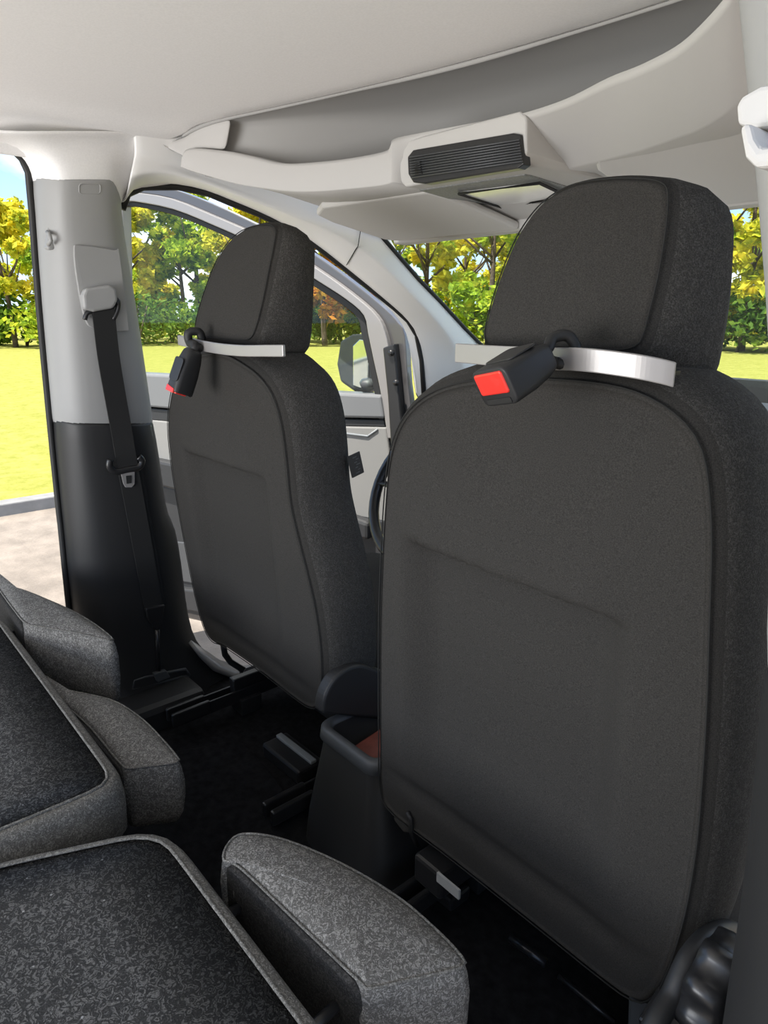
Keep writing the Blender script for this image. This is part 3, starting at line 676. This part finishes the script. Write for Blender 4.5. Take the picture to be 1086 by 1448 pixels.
def make_seat(name, label, P, nrm, back_px, crease, hr_px, HP, hnrm, cx, rails, fl=0.0, sh_=.03, cat='seat'):
    y0 = P[1]
    root = empty(name, (cx, y0 + .3, 0)); tag(root, label, cat, 'front seats')
    fw = Vector(nrm).normalized()
    out = smooth_path([ptp(a, c, P, fw) for a, c in back_px], 6, True)
    (x0, zl), (x1, zr) = crease
    def disp(q, s):
        zc = zl + (zr - zl) * (q.x - x0) / (x1 - x0)
        inx = sstep(x0 - .035, x0 + .03, q.x) * (1 - sstep(x1 - .03, x1 + .035, q.x))
        below = 1 - sstep(zc - .010, zc + .004, q.z)
        fade = sstep(.24, .5, q.z)
        bulge = .010 * inx * (1 - sstep(zc + .0, zc + .10, q.z)) * sstep(zc - .004, zc + .006, q.z)
        fold = .026 * (1 - sstep(.0, .022, abs(q.z - .292))) if q.z < .4 else 0
        return .010 * (1 - s * s) - .020 * inx * below * fade * 1.5 + bulge * .6 - fold * .5 * (1 - s ** 4)
    inner = [0] + [.06 + .93 * k / 40 for k in range(41)]
    ob, o, nr, f_ = puffy('backrest', out, fw, [(-.004, -.002), (0, .001), (.010, .010), (.018, .03), (.022, .06), (.020, .09)], [(.016, .115), (.0, .135), (-.03, .142), (-.07, .125)], M['cloth'], root, disp, N=160, inner=inner, m2=M['sidecloth'])
    MB().tube([p + n_ * .001 - f_ * .0015 for p, n_ in zip(o, nr)], .0010, 6, closed=True).build('seam', M['seam'], ob)
    # crease line
    cr = [Vector((x0 + (x1 - x0) * t, 0, zl + (zr - zl) * t)) for t in [k / 16 for k in range(17)]]
    # headrest
    hf = Vector(hnrm).normalized()
    ho = smooth_path([ptp(a, c, HP, hf) for a, c in hr_px], 6, True)
    hr, o2, n2, f2 = puffy('headrest', ho, hf, [(-.003, -.002), (0, .001), (.008, .008), (.013, .022), (.015, .045), (.013, .07)], [(.004, .092), (-.012, .104), (-.03, .108)], M['cloth'], root, lambda q, s: .010 * (1 - s * s), N=112, m2=M['sidecloth'], fl=fl, shear=sh_)
    MB().tube([p + n_ * .001 - f2 * .0012 for p, n_ in zip(o2, n2)], .0009, 6, closed=True).build('seam', M['seam'], hr)
    hc = sum(o2, Vector()) / len(o2); zb = min(p.z for p in o2); zt = max(p.z for p in o)
    for s in (-.065, .065):
        pb = Vector((hc.x + s, hc.y + .055, zb + .02)); MB().tube([Vector((hc.x + s, hc.y + .05, zt - .05)), pb], .0065, 10).build('headrest_post', M['chrome'], root)
        MB().loft([[Vector((hc.x + s, hc.y + .05, zt - .006 + d)) + Vector((math.cos(t) * r_, math.sin(t) * r_, 0)) for t in [k * math.pi / 8 for k in range(16)]] for d, r_ in ((-.01, .016), (.006, .016), (.010, .011))]).build('post_sleeve', M['black2'], root)
    # cushion and base
    cyl = []
    for (yy, sc) in ((y0 + .10, .9), (y0 + .14, 1), (y0 + .45, 1.02), (y0 + .53, 1), (y0 + .56, .88)):
        cyl.append([Vector((cx + a * sc, yy, .235 + c * sc + (yy - y0) * .05)) for a, c in rrect(0, 0, .50, .15, .05)])
    MB().loft(cyl).build('seat_cushion', M['cloth'], root)
    MB().box((cx, y0 + .36, .115), (.40, .40, .09)).build('seat_base', M['black'], root, smooth=False, bevel=.01)
    for (rx, ya, yb, zz) in rails:
        b = MB(); b.box((rx - .016, (ya + yb) / 2, zz), (.006, yb - ya, .03)); b.box((rx + .016, (ya + yb) / 2, zz), (.006, yb - ya, .03)); b.box((rx, (ya + yb) / 2, zz - .015), (.038, yb - ya, .006))
        rl = b.build('seat_rail', M['rail'], root, smooth=False, bevel=.002)
        b = MB(); b.box((rx - .016, ya + .04, zz + .002), (.012, .10, .034)); b.box((rx + .016, ya + .04, zz + .002), (.012, .10, .034)); b.build('rail_cap', M['black2'], rl, smooth=False, bevel=.004)
        MB().box((rx, (ya + .16 + yb) / 2, zz + .02), (.024, yb - ya - .16, .05)).build('rail_slider', M['black2'], root, smooth=False, bevel=.004)
        MB().box((rx, ya + .20, zz / 2 - .005), (.06, .06, max(.01, zz - .01))).build('rail_foot', M['black'], root, smooth=False, bevel=.003)
    return root, ob, hr, o, hf

# passenger (near) seat
PN = Vector((0, 1, .045))
PP = Vector((.385, .622, .25))
back_r = [(556, 1150), (539, 1115), (537, 1040), (537, 900), (540, 790), (546, 690), (554, 635), (570, 594), (598, 564), (640, 545), (700, 536), (765, 537), (830, 541), (890, 552), (938, 574), (975, 606), (995, 645), (1003, 700), (1006, 770), (1003, 880), (999, 1000), (993, 1100), (984, 1200), (966, 1300), (940, 1380), (917, 1412), (893, 1412), (850, 1382), (760, 1310), (640, 1215)]
hr_r = [(700, 491), (688, 478), (690, 455), (702, 412), (718, 368), (738, 326), (768, 288), (808, 264), (860, 255), (910, 255), (938, 262), (944, 282), (940, 330), (930, 390), (918, 440), (908, 476), (896, 490), (860, 494), (780, 492)]
HNR = Vector((0, 1, -.35))
PS, PSb, PSh, PSo, _ = make_seat('front_seat', 'near front passenger seat with charcoal cloth back and headrest', PP, PN, back_r, ((.235, .705), (.535, .700)), hr_r, Vector((.42, .605, .965)), HNR, .385,
    [(.205, .60, 1.05, .06), (.58, .62, 1.05, .06)], .022, .015)
# driver (far) seat
DP = Vector((-.37, .668, .25)); DN = Vector((0, 1, .07))
back_l = [(318, 914), (300, 906), (288, 885), (276, 840), (264, 780), (252, 715), (242, 650), (238, 600), (242, 560), (252, 530), (270, 508), (295, 500), (320, 503), (345, 516), (368, 534), (386, 560), (398, 600), (405, 650), (411, 710), (422, 760), (436, 815), (446, 860), (453, 910), (455, 960), (450, 996), (438, 1000), (415, 985), (370, 950)]
hr_l = [(285, 476), (277, 466), (280, 445), (290, 412), (303, 378), (318, 350), (338, 330), (362, 320), (382, 319), (390, 326), (388, 345), (380, 385), (372, 425), (363, 460), (354, 478), (335, 480), (310, 478)]
DS, DSb, DSh, DSo, _ = make_seat('front_seat', 'far front driver seat with charcoal cloth back, standing beside the open door', DP, DN, back_l, ((-.52, .712), (-.22, .712)), hr_l, Vector((-.30, .635, .965)), Vector((0, 1, -.30)), -.37,
    [(-.575, .565, 1.08, .055), (-.14, .575, 1.08, .045)], 0.006, .018)

# small fabric tag on the driver seat side
q = pt(503, 657, y=.765); b = MB(); b.box(q, (.003, .028, .042), Matrix.Rotation(R(14), 3, 'X')); st_ = b.build('side_tag', M['rubber'], DS, smooth=False)
b = MB(); rt_ = Matrix.Rotation(R(14), 3, 'X')
for k in range(7): b.box(q + rt_ @ Vector((.0018, (-.004, .004)[k % 2] * .6 + .002, -.015 + .005 * k)), (.0008, .006 if k % 3 else .009, .0016), rt_)
b.build('tag_stitching', M['charcoal'], st_, smooth=False)
# inner hinge cover on the driver seat
hc_px = [(456, 1010), (460, 985), (472, 962), (490, 946), (510, 940), (530, 946), (556, 958), (570, 985), (570, 1020)]
MB().prism([pt(v.x, v.y, x=-.038) for v in smooth_path([Vector((a, c, 0)) for a, c in hc_px], 4)], (-.03, 0, 0)).build('hinge_cover', M['black'], DS, smooth=False, bevel=.008, segs=3)
# silver rating plate and bent bracket below the driver seat
MB().box(pt(367, 968, y=.82), (.05, .004, .018)).build('rating_plate', M['sticker'], DS, smooth=False)
MB().tube([pt(315, 908, y=.70), pt(318, 925, y=.71), pt(326, 936, y=.73), pt(345, 948, y=.75)], .008, 8).build('release_strap', M['black2'], DS)
# passenger: side shield, ridged recline knob, straps, cross bar
sh = [(888, 1408), (893, 1402), (935, 1420), (950, 1400), (968, 1360), (995, 1322), (1025, 1306), (1060, 1310), (1080, 1340), (1080, 1500), (900, 1500), (885, 1450)]
MB().prism([pt(a, c, y=.66) for a, c in ((886, 1450), (887, 1412), (893, 1406), (938, 1424), (950, 1470), (900, 1475))], (0, .02, 0)).build('lower_bracket', M['charcoal'], PS, smooth=False, bevel=.005)
MB().tube(smooth_path([pt(a, c, x=.668) for a, c in ((905, 1500), (925, 1450), (948, 1412), (962, 1380), (978, 1350), (1002, 1326), (1034, 1316), (1070, 1340), (1085, 1400))], 5), .011, 10).build('side_shield', M['black'], PS)
MB().prism([pt(a, c, x=.645) for a, c in ((925, 1460), (955, 1410), (985, 1350), (1005, 1330), (1040, 1325), (1070, 1350), (1085, 1420), (1060, 1520), (930, 1520))], (-.02, 0, 0)).build('shield_plate', M['black2'], PS, smooth=False, bevel=.004)
kc = pt(1008, 1392, x=.69)
def gear(r0, r1, d):
    return [kc + Vector((d, math.cos(a) * rr, math.sin(a) * rr)) for a, rr in [(2 * math.pi * k / 64, r0 + (r1 - r0) * (.5 + .5 * math.tanh(3 * math.sin(8 * 2 * math.pi * k / 64)))) for k in range(64)]]
kn = MB().loft([gear(.046, .052, -.012), gear(.046, .054, .0), gear(.045, .053, .018), gear(.040, .046, .024)]).build('recline_knob', M['black2'], PS)
MB().loft([[kc + Vector((d, math.cos(a) * r_, math.sin(a) * r_)) for a in [k * math.pi / 12 for k in range(24)]] for d, r_ in ((.0, .030), (.026, .030), (.029, .026))]).build('knob_cap', M['silver'], kn)
MB().prism([pt(a, c, y=.625) for a, c in ((556, 1134), (580, 1146), (583, 1180), (570, 1178), (556, 1160))], (0, .02, 0)).build('cover_flap', M['cloth'], PS, smooth=False, bevel=.004)
MB().tube([pt(576, 1148, y=.616), pt(581, 1158, y=.616), pt(582, 1178, y=.622), pt(590, 1196, y=.64)], .004, 6).build('cover_strap', M['rubber'], PS)
MB().box(pt(634, 1252, y=.60), (.045, .004, .016)).build('rating_plate', M['sticker'], PS, smooth=False)
MB().box(pt(635, 1218, y=.66), (.06, .10, .05)).build('rail_lock', M['black2'], PS, smooth=False, bevel=.006)
b = MB(); b.tube([pt(722, 1326, z=.06), pt(772, 1362, z=.06)], .007, 8); b.tube([pt(790, 1380, z=.05), pt(870, 1446, z=.05)], .004, 8); b.build('release_bar', M['rail'], PS)
MB().box(pt(632, 1242, z=.035) + Vector((0, -.0, -.02)), (.07, .05, .03)).build('rail_end', M['black2'], PS, smooth=False, bevel=.006)

# ================================================================== BELT HOLDER BARS AND BUCKLES
def bar(label, path, zc, h, posts):
    t = empty('belt_holder_bar', (path[1][0], path[1][1], zc)); tag(t, label, 'headrest bar', 'aluminium belt holder bars')
    p = smooth_path([Vector((a, c, zc + d)) for a, c, d in path], 6)
    rings = []
    for i, q in enumerate(p):
        tt = (p[min(i + 1, len(p) - 1)] - p[max(i - 1, 0)]).normalized(); n_ = Vector((-tt.y, tt.x, 0)).normalized()
        rings.append([q + n_ * .003 + Vector((0, 0, h / 2)), q - n_ * .003 + Vector((0, 0, h / 2)), q - n_ * .003 - Vector((0, 0, h / 2)), q + n_ * .003 - Vector((0, 0, h / 2))])
    MB().loft(rings).build('front_band', M['steel'], t, bevel=.0015, smooth=False)
    # flat web plate behind the band, and two cross clamps round the headrest posts
    back = [q + Vector((0, .055, 0)) for q in p[8:-9]]
    MB().grid([[q + Vector((0, .002, -h * .30)) for q in p[8:-9]], [q + Vector((0, 0, -h * .30)) for q in back]]).build('web_plate', M['black2'], t, solid=.004, off=0, smooth=False)
    for (a, c) in posts:
        MB().loft([[Vector((a, c, zc - .011 + d)) + Vector((math.cos(k * math.pi / 8) * r_, math.sin(k * math.pi / 8) * r_, 0)) for k in range(16)] for d, r_ in ((-.004, .010), (.018, .010), (.021, .0085))]).build('post_clamp', M['chrome'], t)
    return t
def pxpath(l, zc): return [(pt(a, c, y=yy).x, yy, pt(a, c, y=yy).z - zc) for a, c, yy in l]
PB = bar('long brushed aluminium bar clamped below the near passenger headrest', pxpath([(646, 499, .585), (700, 503, .573), (775, 507, .561), (815, 508, .556), (850, 511, .556), (900, 518, .562), (935, 525, .570), (954, 530, .576)], .955), .955, .021, [(.36, .66), (.49, .66)])
LB = bar('shorter aluminium bar clamped below the far driver headrest', pxpath([(253, 481, .60), (275, 486, .597), (292, 490, .594), (318, 494, .592), (345, 496, .596), (375, 496, .604), (402, 496, .612)], .953), .953, .019, [(-.40, .69), (-.275, .69)])
def buckle(name, label, A, B, side, w, th):
    """A strap end, B release end; side = width direction"""
    A, B = Vector(A), Vector(B); t = empty(name, A); tag(t, label, 'belt buckle', 'black seat belt buckles')
    d = (B - A).normalized(); s = Vector(side); s = (s - d * s.dot(d)).normalized(); n_ = s.cross(d); L = (B - A).length
    if n_.dot(CAM - A) < 0: n_ = -n_
    rings = []
    for (u, ws, ts) in ((0, .55, .5), (.06, .72, .7), (.25, .82, .88), (.55, .93, 1), (.9, 1, 1), (.97, 1, .98)):
        rings.append([A + d * L * u + s * a * ws + n_ * c * ts for a, c in rrect(0, 0, w, th, th * .22, 3)])
    bo = MB().loft(rings).build('buckle_body', M['black'], t, bevel=.0015)
    MB().prism([B + s * a + n_ * (c + th * .12) - d * L * .06 for a, c in rrect(0, 0, w * .80, th * .58, .002, 2)], d * (L * .06)).build('release_button', M['red'], bo, smooth=False, bevel=.0015)
    MB().prism([B + s * a + n_ * (c - th * .36) - d * L * .04 for a, c in rrect(0, 0, w * .7, th * .14, .001, 2)], d * (L * .025)).build('tongue_slot', M['rubber'], bo, smooth=False)
    MB().prism([A + d * (L * .5) + s * a * .8 + n_ * (th * .485) + d * c for a, c in rrect(0, 0, w, L * .5, .006, 3)], n_ * .0018).build('moulded_panel', M['black'], bo, smooth=False, bevel=.0008)
    return t, A, d, s, n_
Ab = pt(768, 504, y=.535); Bb = pt(696, 550, y=.478)
bt, A_, d_, s_, n_ = buckle('belt_buckle', 'large black belt buckle with bright red button hanging on the near seat bar', Ab, Bb, (.80, -.35, .10), .054, .036)
c_ = pt(794, 497, y=.553)
lp_ = [Ab + d_ * .008, Ab - d_ * .006 + Vector((0, 0, .005)), c_ + Vector((-.008, -.004, .012)), c_ + Vector((0, .008, .014)), c_ + Vector((.006, .014, .002)), c_ + Vector((.004, .010, -.012)), c_ + Vector((-.006, -.002, -.010)), Ab - d_ * .004 + Vector((.004, .004, -.006))]
MB().tube(smooth_path(lp_, 4), .0055, 8).build('strap_loop', M['rubber'], bt)
Ab2 = pt(274, 494, y=.575); Bb2 = pt(253, 557, y=.545)
B2_ = Bb2
bt2, A2, d2, s2, n2 = buckle('belt_buckle', 'narrow black belt buckle with small red end hanging from the far driver seat bar', Ab2, Bb2, (1, .15, 0), .036, .042)
MB().prism([B2_ + s2 * a + n2 * .0185 - d2 * c for a, c in ((-.013, .000), (.012, .000), (.012, .008), (-.013, .011))], n2 * .0035).build('release_button', M['red'], bt2, smooth=False, bevel=.001)
c2 = pt(277, 480, y=.598)
lp2 = [Ab2 + d2 * .006, Ab2 - d2 * .008, c2 + Vector((-.002, -.012, -.006)), c2 + Vector((-.004, -.012, .012)), c2 + Vector((.0, .006, .014)), c2 + Vector((.0, .012, .0)), c2 + Vector((.0, .006, -.016)), Ab2 - d2 * .004 + Vector((.004, .006, 0))]
MB().tube(smooth_path(lp2, 4), .008, 8).build('strap_loop', M['rubber'], bt2)

# ================================================================== LEFT SEAT BELT
SB = empty('seat_belt', onpil(228, 945, .01)); tag(SB, 'black seat belt hanging down the left door pillar', 'seat belt')
wb = [onpil(a, c, dd) for a, c, dd in ((146, 436, .016), (153, 500, .014), (163, 560, .012), (172, 610, .014), (179, 652, .018), (190, 710, .014), (201, 770, .013), (210, 820, .013), (217, 860, .014))]
def wpx(dx, y): return dx
MB().ribbon(smooth_path(wb, 4), .047, .003, (1, 0, 0)).build('webbing', M['belt'], SB, smooth=False)
wb2 = [p + Vector((-.008, .012, -.004)) for p in wb[4:]]
MB().ribbon(smooth_path(wb2, 4), .047, .003, (1, 0, 0)).build('return_webbing', M['belt'], SB, smooth=False)
# guide
gp = [onpil(a, c, .004) for a, c in ((112, 418), (116, 408), (150, 403), (159, 408), (162, 425), (156, 436), (128, 441), (114, 437))]
gd = MB().prism(gp, (.022, 0, 0)).build('belt_guide', M['pale'], SB, smooth=False, bevel=.006, segs=3)
MB().tube(smooth_path([onpil(a, c, .014) for a, c in ((120, 452), (124, 442), (140, 438), (158, 434), (166, 424), (167, 436), (160, 452))], 4), .005, 8).build('guide_loop', M['black2'], gd)
# tongue
tg = MB().tube(smooth_path([onpil(a, c, .020) for a, c in ((156, 650), (155, 660), (164, 667), (180, 664), (196, 661), (201, 652), (196, 646))], 4), .008, 8, flat=.7).build('belt_tongue', M['black2'], SB)
MB().prism([onpil(a, c, .018) for a, c in ((170, 668), (190, 665), (190, 684), (186, 689), (177, 689), (174, 684))], (.003, 0, 0)).build('tongue_plate', M['silver'], tg, smooth=False, bevel=.001)
MB().prism([onpil(a, c, .0215) for a, c in ((178, 673), (186, 672), (186, 683), (179, 684))], (.001, 0, 0)).build('plate_slot', M['rubber'], tg, smooth=False)
an = [onpil(a, c, .012) for a, c in ((203, 858), (231, 853), (229, 876), (224, 889), (216, 889), (206, 874))]
MB().prism(an, (.012, 0, 0)).build('lower_anchor', M['black2'], SB, smooth=False, bevel=.004)
MB().tube([onpil(222, 888, .014), onpil(223, 920, .010), onpil(225, 952, .008)], [.007, .005, .005], 8).build('anchor_strap', M['black2'], SB)
MB().prism([onpil(a, c, .004) for a, c in ((214, 950), (232, 945), (238, 955), (220, 962))], (.015, 0, 0)).build('anchor_plate', M['charcoal'], SB, smooth=False, bevel=.003)

# ================================================================== CENTRE CONSOLE
CC = empty('centre_console', (.0, .8, 0)); tag(CC, 'black centre console with open storage bin between the front seats', 'console')
ZC = .262
tl = pt(445, 1022, z=ZC); tr = pt(532, 1080, z=ZC); fl_ = pt(480, 1000, z=ZC); xl, yr = tl.x, tl.y
xr = .11; yf = .93
def rring(x0, x1, y0_, y1_, z, r): return [Vector((a, c, z)) for a, c in rrect((x0 + x1) / 2, (y0_ + y1_) / 2, x1 - x0, y1_ - y0_, r, 6)]
b = MB(); b.loft([rring(xl - .035, xr + .035, yr - .03, yf + .35, .002, .05), rring(xl - .028, xr + .028, yr - .022, yf + .3, .07, .045), rring(xl + .004, xr - .004, yr + .004, yf - .004, ZC - .028, .03)], cap=False)
b.build('console_body', M['black'], CC)
b = MB(); b.loft([rring(xl + .004, xr - .004, yr + .004, yf - .004, ZC - .028, .03), rring(xl - .002, xr + .002, yr - .002, yf + .002, ZC - .024, .03), rring(xl, xr, yr, yf, ZC - .004, .03), rring(xl + .004, xr - .004, yr + .004, yf - .004, ZC, .027), rring(xl + .015, xr - .015, yr + .015, yf - .015, ZC - .001, .02), rring(xl + .018, xr - .018, yr + .018, yf - .018, ZC - .01, .02)], cap=False)
b.build('bin_rim', M['charcoal'], CC)
b = MB(); b.loft([rring(xl + .018, xr - .018, yr + .018, yf - .018, ZC - .01, .02), rring(xl + .024, xr - .024, yr + .024, yf - .024, ZC - .13, .02), rring(xl + .05, xr - .05, yr + .05, yf - .05, ZC - .132, .02)], cap=False)
b.add(rring(xl + .05, xr - .05, yr + .05, yf - .05, ZC - .132, .02), [tuple(range(28))])
b.build('bin_liner', M['black'], CC)
wa = MB(); wa.box((.035, .745, ZC - .068), (.10, .17, .07), Matrix.Rotation(R(8), 3, 'Z')); g = wa.build('wallet', M['brown'], smooth=False, bevel=.012, segs=3, origin=(.035, .745, ZC - .068))
tag(g, 'reddish brown leather pouch lying in the console bin', 'pouch')

# floor duct behind the driver seat and mat
FDU = empty('floor_duct', (-.30, .72, .0)); tag(FDU, 'black floor air outlet with pale lip under the driver seat', 'air outlet')
a0 = pt(378, 1050, z=.03); a1 = pt(430, 1092, z=.03)
dv = (a1 - a0).normalized(); dw = Vector((-dv.y, dv.x, 0))
rot = Matrix((dv, dw, Vector((0, 0, 1)))).transposed()
MB().box((a0 + a1) / 2 + dw * .02 - Vector((0, 0, .012)), ((a1 - a0).length, .07, .035), rot).build('duct_body', M['black2'], FDU, smooth=False, bevel=.006)
MB().box((a0 + a1) / 2 + dw * .03 + Vector((0, 0, .009)), ((a1 - a0).length * .95, .016, .008), rot).build('duct_lip', M['dash'], FDU, smooth=False, bevel=.002)
mp_ = [pt(a, c, z=.004) for a, c in ((190, 1068), (255, 1064), (300, 1056), (330, 1050), (345, 1054), (372, 1082), (410, 1130), (470, 1200), (520, 1290), (300, 1300), (120, 1150))]
g = MB().prism(mp_, (0, 0, .006)).build('floor_mat', M['floor'], smooth=False, bevel=.003); tag(g, 'black carpet floor mat between the folded rear seats and the front seats', 'floor mat')

# ================================================================== FOLDED REAR SEATS
def folded(label, outl, ztop_, rests, gname, under):
    cx = sum(p[0] for p in outl) / len(outl); cy = sum(p[1] for p in outl) / len(outl)
    t = empty('folded_rear_seat', (cx, cy, 0)); tag(t, label, 'folded seat', 'folded rear seats')
    # rounded outline
    def rnd(pl, r, n=6):
        o = []
        L = len(pl)
        for i in range(L):
            p, a, c = Vector((*pl[i], 0)), Vector((*pl[i - 1], 0)), Vector((*pl[(i + 1) % L], 0))
            u, w = (a - p).normalized(), (c - p).normalized()
            for k in range(n + 1):
                s = k / n; q = p + u * r * (1 - s) ** 2 + w * r * s ** 2; o.append(q)
        return o
    o = resample(rnd(outl, .055), 120); N = 120; c = sum(o, Vector()) / N
    nr = []
    for i in range(N):
        tt = (o[(i + 1) % N] - o[i - 1]).normalized(); n_ = Vector((tt.y, -tt.x, 0))
        if n_.dot(o[i] - c) < 0: n_ = -n_
        nr.append(n_)
    def ring(k, z): return [Vector((p.x + n_.x * k, p.y + n_.y * k, z)) for p, n_ in zip(o, nr)]
    b = MB(); b.loft([ring(-.017, ztop_ - .001), ring(-.015, ztop_ + .001), ring(-.006, ztop_ - .002), ring(0, ztop_ - .012), ring(.004, ztop_ - .04), ring(.002, ztop_ - .08), ring(-.02, ztop_ - .11), ring(-.06, ztop_ - .12)], cap=False)
    b.build('padded_edge', M['trimband'], t)
    b = MB(); rs = [ring(-.017, ztop_)]
    pl = [c + (p - c) for p in rs[0]]
    cc = Vector((c.x, c.y, ztop_))
    for s in (.75, .5, .25, .05): rs.append([cc + (p - cc) * s + Vector((0, 0, .002)) for p in rs[0]])
    b.loft(rs, cap=True); b.build('carpeted_back', M['carpetback'], t)
    MB().tube([p + Vector((0, 0, .0015)) for p in ring(-.016, ztop_)], .0022, 6, closed=True).build('piping', M['trimband'], t)
    b = MB(); b.loft([ring(-.06, ztop_ - .12), ring(-.05, ztop_ - .20), ring(-.09, .0)], cap=True); b.build('seat_base', M['black'], t)
    for (zt, hpx, hgt, posts, rear) in rests:
        ol = resample(smooth_path([pt(a, c, z=zt) for a, c in hpx], 5, True), 96); n2 = len(ol); hc_ = sum(ol, Vector()) / n2
        nn = []
        for i in range(n2):
            tt = (ol[(i + 1) % n2] - ol[i - 1]).normalized(); q = Vector((tt.y, -tt.x, 0))
            if q.dot(ol[i] - hc_) < 0: q = -q
            nn.append(q)
        def hring(k, z): return [p + q * k + Vector((0, 0, z)) for p, q in zip(ol, nn)]
        def sring(f_, z): return [hc_ + (p - hc_) * f_ + Vector((0, 0, z)) for p in ol]
        hb_ = MB().loft([sring(.003, .010), sring(.15, .0099), sring(.3, .0095), sring(.55, .008), sring(.78, .005), sring(.92, .002), hring(-.002, .0), hring(.0, -.002), hring(.003, -.012), hring(.006, -.035), hring(.005, -hgt * .5), hring(.0, -hgt * .75), sring(.93, -hgt * .93), sring(.78, -hgt), sring(.3, -hgt)]).build('headrest', M['wormcloth'], t)
        MB().tube(hring(.0005, -.0005), .0016, 6, closed=True).build('seam', M['trimband'], hb_)
        ra, rb_ = pt(*rear[0], z=zt), pt(*rear[1], z=zt); rl = (rb_ - ra).length; rd = (rb_ - ra).normalized(); rn = Vector((rd.y, -rd.x, 0))
        if rn.dot(hc_ - ra) > 0: rn = -rn
        MB().prism([ra + rd * (rl / 2 + a) + rn * .0068 + Vector((0, 0, -.003 - (hgt - .02) / 2 + c_)) for a, c_ in rrect(0, 0, rl, hgt - .02, .020, 6)], rn * -.022).build('rear_face', M['wormside'], hb_, smooth=False, bevel=.004)
        for f_ in posts:
            q = ra + rd * rl * f_ + Vector((0, 0, -.05)); MB().tube([q - rn * .01, q + rn * .045, q + rn * .075 - Vector((0, 0, .03))], .006, 8).build('headrest_post', M['black2'], hb_)
    return t
Z1 = .40
folded('folded narrow rear seat nearest the camera, dark carpeted back with one headrest', [(.166, .256), (.64, .256), (.66, -.50), (-.02, -.50), (.09, .07)], Z1,
       [(.402, [(317, 1216), (323, 1193), (345, 1179), (400, 1187), (480, 1220), (560, 1267), (618, 1316), (652, 1352), (656, 1364), (640, 1370), (580, 1384), (524, 1396), (508, 1386), (420, 1302), (340, 1226)], .15, (.12, .84), ((322, 1209), (519, 1395)))], '', 0)
folded('folded wide rear seat at left, dark carpeted back with two headrests', [(-.645, .250), (.068, .250), (.066, .08), (.02, -.50), (-.66, -.50)], Z1,
       [(.36, [(60, 972), (64, 956), (90, 974), (130, 983), (165, 993), (200, 1016), (230, 1046), (250, 1070), (252, 1077), (236, 1080), (200, 1084), (182, 1086), (168, 1076), (120, 1020)], .12, (.15, .85), ((66, 962), (178, 1085))),
        (.42, [(160, 904), (130, 880), (90, 858), (40, 838), (0, 826), (-30, 808), (-44, 788), (-38, 784), (-5, 828), (20, 862), (37, 881), (60, 886), (110, 895), (145, 903)], .16, (.15, .85), ((-38, 786), (34, 880)))], '', 0)
